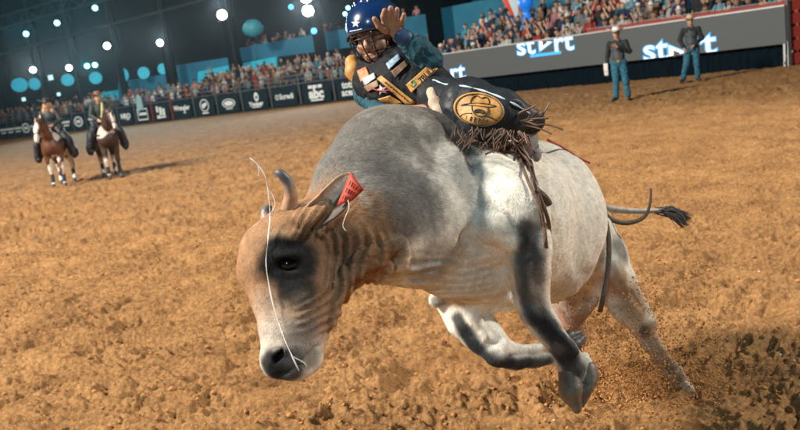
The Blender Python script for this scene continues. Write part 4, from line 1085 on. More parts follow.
def shell(sd, name, m, h=.005, col=None, wr=0.0, wf=30, parent=rider, sc=1.0):
    v, f = sd.mesh(h); n = vnormals(v, f)
    w_ = noise3(v[:, 0]*wf, v[:, 1]*wf, v[:, 2]*wf)
    v = v+n*(wr*(1-2*np.abs(w_)))[:, None]
    c = None
    if col is not None: c = np.tile(np.array([col]), (len(v), 1))*(1+.3*w_)[:, None]
    o = mesh_obj(name, v-rf, f, m, parent, True, col=c)
    bv = BVHTree.FromPolygons([tuple(q) for q in v], [tuple(int(i) for i in q) for q in f])
    return o, bv
SH = (.020, .070, .098)
s1 = SDF()
s1.chain(C3((400, 74, 3.20, 14), (416, 69, 3.16, 13.5), (430, 61, 3.11, 11)), k=.03)
s1.chain(C3((430, 61, 3.11, 11), (418, 49, 3.09, 11), (406, 40, 3.075, 9)), k=.025)
s1.chain(C3((386, 74, 3.25, 15), (371, 78, 3.33, 14), (367, 93, 3.30, 11.5), (385, 116, 3.12, 10)), k=.03)
sleeve, bsl = shell(s1, 'shirt', MJEAN, .0045, SH, .006, 30)
s1 = SDF(); s1.rc(P(405, 39, 3.07), P(400.5, 36.5, 3.065), .036, .031, k=.01)
shell(s1, 'cuff', mat('blue cuff', (.012, .05, .13), .6, bump=.3), .004)
s2 = SDF()
s2.chain(C3((402, 82, 3.21, 31), (424, 92, 3.18, 27), (446, 106, 3.12, 25)), k=.05)
s2.chain(C3((372, 70, 3.30, 17), (402, 64, 3.21, 17), (418, 68, 3.18, 17)), k=.04)
s2.chain(C3((370, 84, 3.26, 17), (385, 92, 3.20, 18)), k=.05)
s2.el(HP(0, -.085, -.01), [Sd*.055, Ud*.08, Fd*.055], k=.02, op='s')
vest, bv_vest = shell(s2, 'vest', MVEST, .005, None, .004, 22)
s2 = SDF(); s2.rc(HP(0, -.115, -.01), HP(0, -.135, -.01), .072, .082, k=.02); s2.sp(HP(0, -.07, .0), .066, k=.01, op='s'); shell(s2, 'collar', MVEST, .005)
s2 = SDF(); s2.chain(C3((352, 62, 3.30, 7), (354, 72, 3.28, 8), (357, 79, 3.27, 6)), k=.02); shell(s2, 'shoulder_pad', MTANL, .004)
# chaps over the near leg
s3 = SDF()
s3.chain(C3((436, 98, 3.06, 20), (470, 106, 2.84, 25), (502, 114, 2.78, 21), (534, 122, 2.82, 11)), k=.03, fl=(f_, .7))
s3.chain(C3((445, 112, 2.92, 14), (480, 122, 2.78, 14), (515, 127, 2.80, 10)), k=.03)
chaps, bv_ch = shell(s3, 'chaps', MCHAP, .005, None, .006, 14)
s3 = SDF(); s3.chain(C3((455, 120, 3.32, 21), (476, 142, 3.44, 18), (500, 160, 3.47, 13)), k=.03); shell(s3, 'far_chap', MCHAP, .007)
s3 = SDF(); s3.chain(C3((431, 92, 2.93, 5), (435, 103, 2.86, 5), (440, 113, 2.84, 5), (445, 120, 2.83, 3)), k=.015, fl=(f_, .5)); shell(s3, 'leather_flap', mat('beige suede flap', (.46, .33, .24), .7, bump=.3, bscale=120), .004)
# boot with the sole turned out
MSOLE = mat('worn grey sole', (.20, .185, .175), .6, bump=.3, bscale=60, noise=.25, nscale=30)
s4 = SDF(); s4.chain(C3((512, 124, 2.86, 10), (524, 137, 2.90, 10), (530, 148, 2.90, 9)), k=.02); shell(s4, 'boot', mat('brown boot leather', (.09, .055, .04), .5, bump=.2), .004)
bq = -f_*.8+r_*.45-u_*.1; bq /= np.linalg.norm(bq)
s4 = SDF(); s4.el(P(531, 143, 2.82), [(u_*.95+r_*.35)*.048, np.cross((u_*.95+r_*.35), bq)*.030, bq*.009], k=.01); shell(s4, 'sole', MSOLE, .003)
s4 = SDF(); s4.el(P(537, 155, 2.81), [(u_*.95+r_*.2)*.026, np.cross((u_*.95+r_*.2), bq)*.020, bq*.010], k=.01); shell(s4, 'heel', MSOLE, .003)
# patches sewn on vest and chaps
def cast(bv, x, y, off, dflt):
    v = f_+(x-400)/FPX*r_+(215-y)/FPX*u_; L = np.linalg.norm(v)
    loc, n, i, ds = bv.ray_cast(Vector(CPOS), Vector(v/L))
    d = dflt if loc is None or abs(ds/L-dflt) > .25 else ds/L
    return CPOS+v*(d-off)
def quad_patch(bv, c, name, m, off, dflt, parent, n=8):
    (x0_, y0_), (x1_, y1_), (x2_, y2_), (x3_, y3_) = c; vs = []
    for i in range(n+1):
        for j in range(n+1):
            u, v = i/n, j/n
            x = x0_*(1-u)*(1-v)+x1_*u*(1-v)+x2_*u*v+x3_*(1-u)*v; y = y0_*(1-u)*(1-v)+y1_*u*(1-v)+y2_*u*v+y3_*(1-u)*v
            vs.append(cast(bv, x, y, off, dflt)-rf)
    o = mesh_obj(name, vs, [(i*(n+1)+j, i*(n+1)+j+1, (i+1)*(n+1)+j+1, (i+1)*(n+1)+j) for i in range(n) for j in range(n)], m, parent, True)
    md = o.modifiers.new('thickness', 'SOLIDIFY'); md.thickness = .004; md.offset = 0; return o
def line_on(bv, pts, rad, off, dflt, mb):
    q = bez([np.array([x, y, 0.]) for x, y in pts], max(6, len(pts)*5))
    mb.tube([cast(bv, p[0], p[1], off, dflt)-rf for p in q], rad, 5)
quad_patch(bv_vest, [(377, 79), (381.5, 75.5), (416, 103), (409, 107)], 'strap_patch', MTANL, .010, 3.08, rider)
quad_patch(bv_vest, [(406, 85), (435, 59.5), (441, 66), (411.5, 93)], 'strap_patch', MTANL, .012, 3.08, rider)
quad_patch(bv_vest, [(378, 99), (390, 95.5), (402, 103), (388, 107)], 'strap_patch', MTANL, .010, 3.08, rider)
quad_patch(bv_vest, [(391, 71.5), (405, 60.5), (408, 65), (395, 78)], 'badge', mat('brown badge', (.17, .09, .05), .6, bump=.3), .010, 3.08, rider)
quad_patch(bv_vest, [(386, 64), (398, 54), (401, 58.5), (389, 70)], 'badge', mat('silver blue badge', (.20, .30, .36), .5, noise=.5, nscale=70), .012, 3.08, rider)
quad_patch(bv_vest, [(357, 71), (366, 67), (370, 77), (361, 82)], 'badge', mat('orange and white badge', (.55, .16, .06), .6, noise=.5, nscale=60), .010, 3.15, rider)
quad_patch(bv_vest, [(362, 79), (374, 73), (376, 78), (365, 86)], 'badge', mat('pale badge', (.42, .45, .48), .6, noise=.6, nscale=80), .011, 3.15, rider)
quad_patch(bv_vest, [(364, 87), (377, 80), (379, 86), (368, 92)], 'badge', mat('brown strip badge', (.22, .13, .08), .6), .010, 3.15, rider)
mb = MB()
for k in range(5):
    a = math.pi/2+k*2*math.pi/5+.3
    p = [cast(bv_vest, 381.5+6.5*math.cos(a), 90-5.5*math.sin(a), .014, 3.1), cast(bv_vest, 381.5+2.6*math.cos(a+.63), 90-2.4*math.sin(a+.63), .014, 3.1), cast(bv_vest, 381.5, 90, .015, 3.1), cast(bv_vest, 381.5+2.6*math.cos(a-.63), 90-2.4*math.sin(a-.63), .014, 3.1)]
    mb.add([q-rf for q in p], [(0, 1, 2, 3)])
mb.build('star_badge', mat('pale star', (.62, .52, .52), .6, noise=.4, nscale=90), rider)
mb = MB(); line_on(bv_vest, [(373, 89), (381, 91), (390, 90)], .0022, .018, 3.1, mb); mb.build('star_band', mat('red print', (.45, .04, .04), .6), rider)
# lettering on the slanted strap
a0 = cast(bv_vest, 417, 84, .016, 3.08); a1 = cast(bv_vest, 432, 70, .016, 3.08); nrm = cast(bv_vest, 420, 77, .016, 3.08)
me = text_mesh('7BULL', .030, .001, .0004); me.materials.clear(); me.materials.append(MSTI)
ob = bpy.data.objects.new('lettering', me); COL.objects.link(ob); ob.parent = rider
ctr = cast(bv_vest, 427, 75, .019, 3.08)
ob.matrix_basis = Matrix.Translation(-Vector(rider.location)) @ frame_matrix(ctr, a1-a0, u_*.7-r_*.5)
mb = MB()
for k in range(9):
    x, y = 385+2.7*k, 82.5+2.2*k; line_on(bv_vest, [(x, y), (x+1.5, y+1.2)], .0028, .016, 3.08, mb)
mb.build('worn_print', MSTI, rider)['kind'] = 'stuff'
mb = MB(); line_on(bv_vest, [(411, 83), (413, 81), (415.5, 83.5), (413.5, 87), (411, 85.5)], .0035, .014, 3.08, mb); mb.build('green_badge', mat('green print', (.03, .16, .05), .6), rider)
# round patch with the hatted face
EC, EA, EB, ER = (479, 109.5), 25.5, 16.5, R(9)
def ept(u, v):
    return EC[0]+EA*u*math.cos(ER)-EB*v*math.sin(ER), EC[1]+EA*u*math.sin(ER)+EB*v*math.cos(ER)
vs = [cast(bv_ch, *ept(0, 0), .010, 2.72)-rf]; fs = []; nr, na = 6, 36
for i in range(1, nr+1):
    for k in range(na):
        t = 2*math.pi*k/na; vs.append(cast(bv_ch, *ept(i/nr*math.cos(t), i/nr*math.sin(t)), .009 if i < nr else .006, 2.72)-rf)
for k in range(na): fs.append((0, 1+(k+1) % na, 1+k))
for i in range(1, nr):
    for k in range(na):
        a = 1+(i-1)*na; fs.append((a+k, a+(k+1) % na, a+na+(k+1) % na, a+na+k))
rp = mesh_obj('round_patch', vs, fs, MTANL, rider, True); md = rp.modifiers.new('thickness', 'SOLIDIFY'); md.thickness = .005; md.offset = 0
mb = MB()
def eline(pts, r=.0019): line_on(bv_ch, [ept(u, v) for u, v in pts], r, .0135, 2.72, mb)
eline([(math.cos(t)*.93, math.sin(t)*.93) for t in np.linspace(0, 2*math.pi, 25)], .0018)
eline([(-.72, -.08), (-.40, -.16), (-.05, -.20), (.35, -.22), (.62, -.36), (.30, -.40), (-.1, -.36), (-.5, -.22), (-.72, -.08)])
eline([(-.38, -.26), (-.34, -.62), (-.16, -.80), (.02, -.70), (.20, -.80), (.34, -.60), (.36, -.38)])
eline([(-.30, -.14), (-.26, .12), (-.10, .34), (.08, .40), (.26, .30), (.36, .06), (.34, -.20)])
eline([(-.16, .10), (.02, .02), (.22, .08), (.16, .18), (.02, .14), (-.12, .20), (-.16, .10)], .003)
eline([(-.26, .30), (-.55, .42), (-.72, .62)]); eline([(.28, .32), (.55, .38), (.76, .52)])
for k in range(6): eline([(-.42+.16*k, .50), (-.44+.16*k, .84-abs(k-2.5)*.04)])
mb.build('hat_face_emblem', MSTI, rp)
# fringe
rr = np.random.default_rng(21); mb = MB()
def strand(x, y, dx, dy, d0, d1, L, wdt=.0036):
    cu, cv_ = rr.normal()*.22, rr.normal()*.22; wv = rr.random()*6
    q = [P(x+(dx*t-dy*cu*t*t)*L+math.sin(t*4+wv)*.5, y+(dy*t+dx*cu*t*t)*L+.12*L*t*t*abs(dx)+math.cos(t*4+wv)*.4, d0+(d1-d0)*t+.02*cv_*t) for t in np.linspace(0, 1, 6)]
    mb.tube([p-rf for p in bez(q, 10)], list(np.linspace(wdt, wdt*.8, 11)), 4, flat=.3)
for k in range(34):
    t = rr.random(); x, y = 455+t*62, 127+t*5+rr.normal()*1.5
    strand(x, y, -.35+rr.normal()*.5, .9, 2.70, 2.66, 8+rr.random()*16, .0032)
for k in range(22):
    t = rr.random(); x, y = 500+t*32, 130+t*4+rr.normal()*3
    strand(x, y, -.2+rr.normal()*.6, .8+rr.normal()*.4, 2.70, 2.68, 10+rr.random()*18)
for k in range(13):
    t = rr.random(); x, y = 508+t*26, 118+t*9+rr.normal()*2
    strand(x, y, .85+rr.normal()*.22, -.45+rr.normal()*.35, 2.74, 2.72, 12+rr.random()*22)
fr = mb.build('fringe', MFR, rider, True); fr['kind'] = 'stuff'
mb = MB(); ed = [cast(bv_ch, x, y, .003, 2.9)-rf for x, y in [(433, 80), (446, 84.5), (462, 86), (480, 90), (496, 95.5), (514, 104), (530, 114)]]
mb.tube([p+u_*.0 for p in bez(ed, 30)], [.0030+.0012*math.sin(i*1.3) for i in range(31)], 6); mb.build('chaps_lit_lacing', mat('lacing in lit edge blue', (.45, .60, .66), .5), rider, True)  # pale blue paints the lit top edge of the chaps into the lacing
# helmet
MHEL = mat('glossy blue helmet shell', (.003, .020, .082), .26, coat=.5, bump=.03, bscale=20, noise=.15, nscale=8)
s5 = SDF(); hc = HP(0, .048, -.012)
s5.el(hc, [Sd*.115, Ud*.112, Fd*.136], k=.02)
for s in (-1, 1): s5.rc(HP(s*.034, .150, .045), HP(s*.034, .140, -.09), .010, .010, k=.02)
s5.rc(HP(0, .158, .04), HP(0, .150, -.09), .008, .008, k=.02)
s5.el(hc, [Sd*.104, Ud*.100, Fd*.124], k=.004, op='s')
s5.plane(HP(0, .022, .10), -Ud+Fd*.22, k=.004)
helmet, bvh_h = shell(s5, 'helmet', MHEL, .003)
s5 = SDF(); s5.el(HP(0, .0, -.020), [Sd*.098, Ud*.098, Fd*.108], k=.02); s5.el(HP(0, -.0, .02), [Sd*.083, Ud*.13, Fd*.16], k=.004, op='s'); s5.plane(HP(0, .02, 0), Ud, k=.004); s5.plane(HP(0, 0, .025), Fd, k=.004)
shell(s5, 'neck_guard', MVEST, .004)
mb = MB()
for k in range(9):
    a = R(-125+k*31.25); t = [HP(math.sin(a)*.114, .024+.0*k, math.cos(a)*.134-.012)]
q = [HP(math.sin(a)*.1195, .026+.22*(math.cos(a)*.13-.1), math.cos(a)*.139-.012)-rf for a in np.linspace(-math.pi*.62, math.pi*.62, 30)]
mb.tube(q, .005, 6); mb.build('helmet_rim', MVEST, helmet, True)
mb = MB()
for k in range(5):
    a = math.pi/2+k*2*math.pi/5
    sx, sy = 355.5, 23.5
    pp = [cast(bvh_h, sx+4.6*math.cos(a), sy-4.6*math.sin(a), .002, 3.13), cast(bvh_h, sx+1.9*math.cos(a+.63), sy-1.9*math.sin(a+.63), .002, 3.13), cast(bvh_h, sx, sy, .003, 3.13), cast(bvh_h, sx+1.9*math.cos(a-.63), sy-1.9*math.sin(a-.63), .002, 3.13)]
    mb.add([p-rf for p in pp], [(0, 1, 2, 3)])
mb.build('star_emblem', mat('silver star', (.62, .58, .60), .4), helmet)
mb = MB(); line_on(bvh_h, [(350, 31.5), (356, 30.5), (362, 29)], .0022, .002, 3.13, mb); mb.build('helmet_lettering', mat('pale print', (.5, .6, .7), .5), helmet)
# face cage
MCAGE = mat('dark coated wire', (.03, .032, .036), .35, .6); cg = []
def cp(a, b): return HP(math.sin(a)*math.cos(b)*.104, math.sin(b)*.135+.018, math.cos(a)*math.cos(b)*.140)
for b in (-5, -31, -52):
    mb = MB(); mb.tube([cp(a, R(b))-rf for a in np.linspace(-1.45, 1.45, 30)], .0030, 6); mb.build('cage_wire', MCAGE, rider, True)
for a in (-80, -52, -26, 0, 26, 52, 80):
    mb = MB(); mb.tube([cp(R(a), b)-rf for b in np.linspace(R(4), R(-58), 16)], .0028, 6); mb.build('cage_wire', MCAGE, rider, True)
mb = MB(); mb.tube([p-rf for p in bez([HP(-.08, -.01, .02), HP(-.06, -.08, .05), HP(0, -.118, .075), HP(.06, -.08, .05), HP(.08, -.01, .02)], 20)], .007, 6, flat=.4); mb.build('chin_strap', MVEST, rider, True)
# ================================================================== COWBOYS ON FOOT, MOUNTED RIDERS, CROWD
X_, Y_, Z_ = np.eye(3)
def loc_part(name, sd, h, m, parent, col=None, wr=0.0, wf=12, fn=None):
    v, f = sd.mesh(h)
    if wr:
        n = vnormals(v, f); v = v+n*(wr*(1-2*np.abs(noise3(v[:, 0]*wf, v[:, 1]*wf, v[:, 2]*wf))))[:, None]
    c = fn(v) if fn else (np.tile(np.array([col]), (len(v), 1)) if col is not None else None)
    return mesh_obj(name, v, f, m, parent, True, col=c)
MSK2 = mat('skin', (.42, .23, .15), .55, noise=.15, nscale=20)
MHAIRD = mat('dark hair', (.03, .02, .015), .6, noise=.4, nscale=60)
MHAIRB = mat('fair hair', (.36, .22, .10), .6, noise=.3, nscale=60)
MJ = mat('teal blue jeans', (.014, .105, .16), .8, noise=.35, nscale=14, bump=.3, bscale=60)
MDSH = mat('dark grey shirt', (.010, .013, .018), .8, noise=.3, nscale=10)
MVST = mat('slate grey vest', (.060, .070, .082), .7, noise=.3, nscale=14, bump=.2)
MHATW = mat('white straw hat', (.62, .60, .55), .6, noise=.12, nscale=30)
MHATT = mat('tan straw hat', (.50, .33, .19), .6, noise=.15, nscale=30)
MBOOT = mat('dark boots', (.03, .022, .02), .5)
MBELT = mat('brown belt', (.10, .05, .03), .5)
def hat(parent, c, m, r=.235, tilt=0.0):
    mb = MB()
    def bend(x, y, z):
        rr_ = math.hypot(x, y)
        if rr_ > .11: z += 1.4*(rr_-.11)*abs(y)/max(rr_, 1e-3)*(.55)-.10*(rr_-.11)*abs(x)/rr_
        return x*1.08, y*.92, z-.12*x*tilt
    prof = [(.102, -.005), (.14, -.006), (r, 0), (r, .006), (.14, .004), (.104, .006), (.100, .05), (.094, .09), (.072, .118), (.04, .112), (.001, .096)]
    mb.lathe(prof, n=28, bend=bend); mb.v = [(x+c[0], y+c[1], z+c[2]) for x, y, z in mb.v]
    h = mb.build('hat', m, parent, True)
    mb = MB(); mb.lathe([(.1045, .006), (.103, .026), (.099, .027)], n=28, bend=bend); mb.v = [(x+c[0], y+c[1], z+c[2]) for x, y, z in mb.v]; mb.build('hat_band', MBELT, h, True)
def person(name, lab, J, loc, rz, sc=1.0, shirt=MDSH, vest=None, trouser=MJ, hatm=MHATW, hair=MHAIRD, h=.012, group=None):
    """J: joints in metres, x forward, y left"""
    o = empty(name, tuple(loc), rz, sc); tag(o, lab, 'person', group)
    j = {k: np.array(v, float) for k, v in J.items()}
    b = SDF(); hd = j['head']; fw = j.get('face', np.array([1., 0, 0])); fw = fw/np.linalg.norm(fw); sdv = np.cross(Z_, fw); sdv /= np.linalg.norm(sdv); up = np.cross(fw, sdv)
    b.el(hd, [sdv*.073, up*.105, fw*.092], k=.02); b.el(hd+fw*.03-up*.06, [sdv*.052, up*.055, fw*.055], k=.02)
    b.rc(hd+fw*.085+up*.01, hd+fw*.108-up*.022, .009, .013, k=.012)
    for s in (-1, 1): b.sp(hd+fw*.088+sdv*s*.03+up*.012, .012, k=.01, op='s'); b.el(hd+sdv*s*.078, [sdv*.008, up*.028, fw*.016], k=.01)
    b.rc(hd+fw*.088-up*.058-sdv*.018, hd+fw*.088-up*.058+sdv*.018, .008, .008, k=.008)
    b.chain([(hd-up*.07, .055), (j['neck'], .06), (j['chest'], .11)], k=.04)
    b.chain([(j['chest'], .125), (j['waist'], .11), (j['pelvis'], .12)], k=.05)
    for s in 'LR':
        b.chain([(j['sh'+s], .055), (j['el'+s], .040), (j['wr'+s], .028)], k=.03)
        w_, e_ = j['wr'+s], j['el'+s]; dr = (w_-e_)/np.linalg.norm(w_-e_); sp = np.cross(dr, fw); sp = sp/(np.linalg.norm(sp)+1e-6)
        b.rc(w_, w_+dr*.075, .028, .034, k=.015, fl=(np.cross(dr, sp), .5))
        for q in range(4): b.rc(w_+dr*.10+sp*(q-1.5)*.019, w_+dr*(.165-.008*abs(q-1))+sp*(q-1.5)*.021+fw*.012, .0085, .007, k=.006)
        b.chain([(w_+dr*.03+sp*.02, .012), (w_+dr*.075+sp*.055, .009), (w_+dr*.11+sp*.06, .008)], k=.008)
        b.chain([(j['hip'+s], .085), (j['kn'+s], .052), (j['an'+s], .038)], k=.04); b.rc(j['an'+s], j['toe'+s], .04, .032, k=.03)
    loc_part('body', b, h, MSK2, o)
    c = SDF(); c.chain([(j['neck'], .065), (j['chest'], .145), (j['waist'], .125), (j['pelvis']+Z_*.05, .13)], k=.05, fl=(fw, .92))
    for s in 'LR':
        c.rc(j['chest']+Z_*.05, j['sh'+s]-Z_*.02, .10, .055, k=.05)
        c.chain([(j['sh'+s]-Z_*.015, .060), (j['el'+s], .052), (j['wr'+s]-(j['wr'+s]-j['el'+s])*.12, .043)], k=.03)
    loc_part('shirt', c, h, shirt, o, wr=.013, wf=14)
    if vest:
        c = SDF(); c.chain([(j['neck']-Z_*.06, .09), (j['chest'], .158), (j['waist'], .138), (j['pelvis']+Z_*.08, .135)], k=.04, fl=(fw, .92))
        loc_part('vest', c, h, vest, o, wr=.005)
    c = SDF(); c.chain([(j['waist']-Z_*.04, .115), (j['pelvis'], .135)], k=.05)
    for s in 'LR': c.chain([(j['hip'+s], .098), (j['kn'+s], .072), (j['an'+s]+(j['kn'+s]-j['an'+s])*.06, .062)], k=.035)
    loc_part('trousers', c, h, trouser, o, wr=.014, wf=10)
    bl = MB(); bl.tube([j['waist']-Z_*.07+np.array([.139*math.cos(t), .139*math.sin(t), 0]) for t in np.linspace(0, 2*math.pi, 20)], .018, 6, flat=.5); bl.build('belt', MBELT, o, True)
    bl = MB(); bl.box(j['waist']-Z_*.07+fw*.155, fw*.006, sdv*.035, Z_*.025); bl.build('belt_buckle', mat('brass buckle', (.6, .45, .2), .3, .8), o)
    for s in 'LR':
        c = SDF(); c.chain([(j['an'+s]+Z_*.10, .055), (j['an'+s], .052), (j['toe'+s], .042)], k=.03); c.plane(np.array([0, 0, min(j['toe'+s][2], j['an'+s][2]) - .042]), -Z_); loc_part('boot', c, h, MBOOT, o)
    c = SDF(); c.el(hd-fw*.018+up*.02, [sdv*.083, up*.105, fw*.092], k=.02); c.el(hd+fw*.10-up*.03, [sdv*.09, up*.10, fw*.085], k=.01, op='s'); c.plane(hd-up*.07, -up)
    loc_part('hair', c, h, hair, o)
    if hatm: hat(o, hd+up*.055+fw*0, hatm)
    return o
stand_j = dict(head=(.03, 0, 1.62), neck=(0, 0, 1.47), chest=(0, 0, 1.28), waist=(0, 0, 1.06), pelvis=(0, 0, .95), shL=(0, .19, 1.41), shR=(0, -.19, 1.41), hipL=(0, .09, .92), hipR=(0, -.09, .92),
               knL=(.03, .12, .50), knR=(.03, -.12, .50), anL=(0, .15, .09), anR=(0, -.15, .09), toeL=(.15, .18, .045), toeR=(.15, -.18, .045), elL=(0, .27, 1.14), elR=(0, -.27, 1.14), wrL=(.1, .24, .90), wrR=(.1, -.24, .90))
def towards_cam(p, extra=0.0):
    return math.atan2(-p[1], -p[0])+extra
# first cowboy: one forearm across the chest, other hand holding a folded paper
J1 = dict(stand_j, elR=(-.02, -.25, 1.14), wrR=(.03, -.29, .90), elL=(.05, .27, 1.17), wrL=(.23, .02, 1.31), face=(1, .05, -.12), knL=(.02, .13, .50), knR=(.03, -.10, .50), anR=(0, -.13, .09), toeR=(.15, -.20, .045))
g1 = G(622, 101.0); k1 = person('person', 'cowboy in white hat and grey vest holding a folded paper, forearm across his chest', J1, g1, towards_cam(g1, R(-8)), 1.08, MDSH, MVST, MJ, MHATW, h=.011)
pp = empty('folded_paper', (0, 0, 0)); mb = MB()
mb.box((0, 0, -.06), (.012, 0, 0), (0, .05, .0), (0, .0, .16)); mb.box((.018, .008, -.05), (.004, 0, 0), (0, .045, 0), (0, .01, .15))
mb.build('sheet', mat('white paper', (.70, .68, .62), .7), pp)
cR, sR = math.cos(k1.rotation_euler.z), math.sin(k1.rotation_euler.z)
hx, hy, hz = .06*1.08, -.31*1.08, .86*1.08
pp.location = (g1[0]+cR*hx-sR*hy, g1[1]+sR*hx+cR*hy, hz); pp.rotation_euler = (0, R(8), k1.rotation_euler.z)
tag(pp, 'folded white paper held low by the cowboy in the white hat', 'paper')
J2 = dict(stand_j, elR=(-.02, -.29, 1.16), wrR=(.12, -.20, .94), elL=(.0, .27, 1.14), wrL=(.17, .06, .97), face=(1, .35, -.05), knR=(.04, -.16, .50), anR=(-.02, -.28, .09), toeR=(.12, -.34, .045), knL=(.05, .10, .5), anL=(0.03, .10, .09), toeL=(.17, .14, .045))
g2_ = G(694, 82.0); k2 = person('person', 'cowboy in tan straw hat with feet apart, hands held at his belt', J2, g2_, towards_cam(g2_, R(0)), 1.13, MDSH, MVST, MJ, MHATT, h=.011)

# ---- horses
MHORSE = mat('horse coat', rough=.5, vcol=True, bump=.1, bscale=120, noise=.1, nscale=60)
MTACK = mat('dark tack leather', (.03, .02, .015), .5); MWRAP = mat('black leg wrap', (.02, .03, .04), .7)
def horse(lab, loc, rz, sc, paint, turn=0.0, step=0.0):
    o = empty('horse', tuple(loc), rz, sc); tag(o, lab, 'horse')
    b = SDF()
    b.chain([((.42, 0, 1.14), .25), ((0, 0, 1.12), .27), ((-.5, 0, 1.17), .27)], k=.12)
    b.chain([((.30, 0, 1.32), .16), ((-.1, 0, 1.26), .17), ((-.55, 0, 1.27), .18)], k=.1)
    b.sp((-.66, 0, 1.15), .23, k=.12); b.sp((.52, 0, 1.10), .20, k=.1)
    for s in (-1, 1): b.sp((.50, s*.11, 1.02), .13, k=.08); b.sp((-.60, s*.14, 1.02), .19, k=.1)
    hx, hy = .98, turn
    b.chain([((.45, 0, 1.25), .21), ((.66, hy*.25, 1.48), .155), ((.84, hy*.6, 1.68), .115), ((hx-.06, hy*.85, 1.76), .10)], k=.08, fl=(Y_, .75))
    b.chain([((hx-.05, hy*.9, 1.76), .105), ((hx+.13, hy*1.15, 1.58), .088), ((hx+.25, hy*1.35, 1.40), .060), ((hx+.29, hy*1.42, 1.33), .058)], k=.05, fl=(Y_, .85))
    b.sp((hx+.02, hy, 1.66), .10, k=.05, fl=(Y_, .7)); b.rc((hx+.22, hy*1.3, 1.33), (hx+.26, hy*1.35, 1.30), .035, .035, k=.03)
    for s in (-1, 1):
        b.rc((hx-.07, hy*.85+s*.055, 1.84), (hx-.05, hy*.85+s*.075, 1.96), .032, .010, k=.02)
        b.sp((hx+.07, hy*1.05+s*.085, 1.67), .018, k=.015); b.sp((hx+.30, hy*1.42+s*.028, 1.35), .012, k=.008, op='s')
        st = step*s
        b.chain([((.44, s*.15, .95), .12), ((.46+st*.3, s*.155, .74), .075), ((.47+st, s*.155, .50), .056), ((.46+st, s*.155, .44), .042), ((.455+st*.8, s*.155, .20), .034), ((.46+st*.8, s*.155, .15), .043), ((.50+st*.8, s*.155, .08), .040)], k=.04)
        b.chain([((-.60, s*.16, .98), .17), ((-.50-st*.5, s*.17, .78), .11), ((-.66-st, s*.165, .56), .062), ((-.72-st, s*.165, .50), .055), ((-.68-st, s*.165, .20), .038), ((-.67-st, s*.165, .15), .045), ((-.63-st, s*.165, .08), .042)], k=.045)
    loc_part('body', b, .018, MHORSE, o, fn=lambda v: np.clip(paint(v, hx, hy), .003, .9))
    for s in (-1, 1):
        for xx in (.50+step*s*.8, -.63-step*s):
            c = SDF(); c.rc((xx, s*.16, .085), (xx+.035, s*.16, .035), .045, .055, k=.01); c.plane(np.array([0, 0, .004]), -Z_); loc_part('hoof', c, .012, MHOOF2, o)
        for xx in (.455+step*s*.8, -.69-step*s):
            c = SDF(); c.rc((xx, s*.155, .34), (xx+.01, s*.155, .17), .048, .052, k=.01); loc_part('leg_wrap', c, .012, MWRAP, o)
    mb = MB(); rr_ = np.random.default_rng(4)
    for k in range(34):
        t = k/33; x, z_ = .42+t*(hx-.46), 1.46+t*.42; y = hy*t*.85
        sd_ = 1 if rr_.random() < .8 else -1
        mb.tube(bez([(x, y, z_), (x-.04, y+sd_*.09, z_-.05), (x-.06, y+sd_*.12, z_-.20-rr_.random()*.08)], 5), [.022, .026, .024, .02, .014, .005], 5)
    mb.tube(bez([(hx-.02, hy, 1.86), (hx+.06, hy, 1.80), (hx+.09, hy*1.05, 1.68)], 5), [.02, .03, .03, .03, .02, .006], 6)
    q = mb.build('mane', MHAIRD, o, True); q['kind'] = 'stuff'
    mb = MB()
    for k in range(16): mb.tube(bez([(-.86, 0, 1.28), (-.98, rr_.normal()*.04, 1.05), (-.96, rr_.normal()*.07, .62+rr_.random()*.12)], 6), [.03, .035, .035, .03, .025, .018, .005], 5)
    q = mb.build('tail', MHAIRD, o, True); q['kind'] = 'stuff'
    # bridle and breast collar
    mb = MB()
    def ring(c, n, rx, r):
        n = np.asarray(n, float)/np.linalg.norm(n); a = np.cross(n, Y_); a /= np.linalg.norm(a)
        mb.tube([np.asarray(c)+a*math.cos(t)*rx+Y_*math.sin(t)*rx*.85 for t in np.linspace(0, 2*math.pi, 18)], r, 5)
    ring((hx+.20, hy*1.26, 1.47), (.12, 0, -.18), .083, .011); ring((hx-.02, hy*.95, 1.72), (.2, 0, -.35), .125, .011)
    for s in (-1, 1): mb.tube([(hx+.20, hy*1.26+s*.075, 1.47), (hx+.0, hy+s*.095, 1.72)], .010, 5)
    mb.tube(bez([(hx+.24, hy*1.3+.07, 1.38), (.75, hy*.4+.16, 1.30), (.25, .05, 1.52)], 10), .009, 5); mb.build('bridle', MTACK, o, True)
    mb = MB(); mb.tube([(.36+.32*math.cos(t), .285*math.sin(t), 1.12+.10*abs(math.sin(t))) for t in np.linspace(-1.5, 1.5, 20)], .022, 6, flat=.4); mb.build('breast_collar', MTACK, o, True)
    c = SDF(); c.el((-.05, 0, 1.40), [X_*.30, Y_*.24, Z_*.10], k=.05); c.rc((.16, 0, 1.46), (.20, 0, 1.56), .05, .03, k=.04); c.el((-.28, 0, 1.50), [X_*.08, Y_*.20, Z_*.09], k=.06)
    for s in (-1, 1): c.rc((-.02, s*.27, 1.30), (0, s*.31, .98), .10, .05, k=.05, fl=(Y_, .35))
    c.el((-.05, 0, 1.12), [X_*.5, Y_*.27, Z_*.28], k=.02, op='s'); loc_part('saddle', c, .018, MTACK, o)
    c = SDF(); c.chain([((-.05, 0, 1.14), .31)]+[((-.30, 0, 1.17), .31)], k=.02, fl=None); c.plane(np.array([0, 0, 1.05]), -Z_); c.chain([((.42, 0, 1.14), .27), ((-.5, 0, 1.16), .29)], k=.01, op='s')
    loc_part('saddle_pad', c, .018, mat('woven saddle pad', (.10, .07, .05), .9, noise=.6, nscale=14), o)
    return o
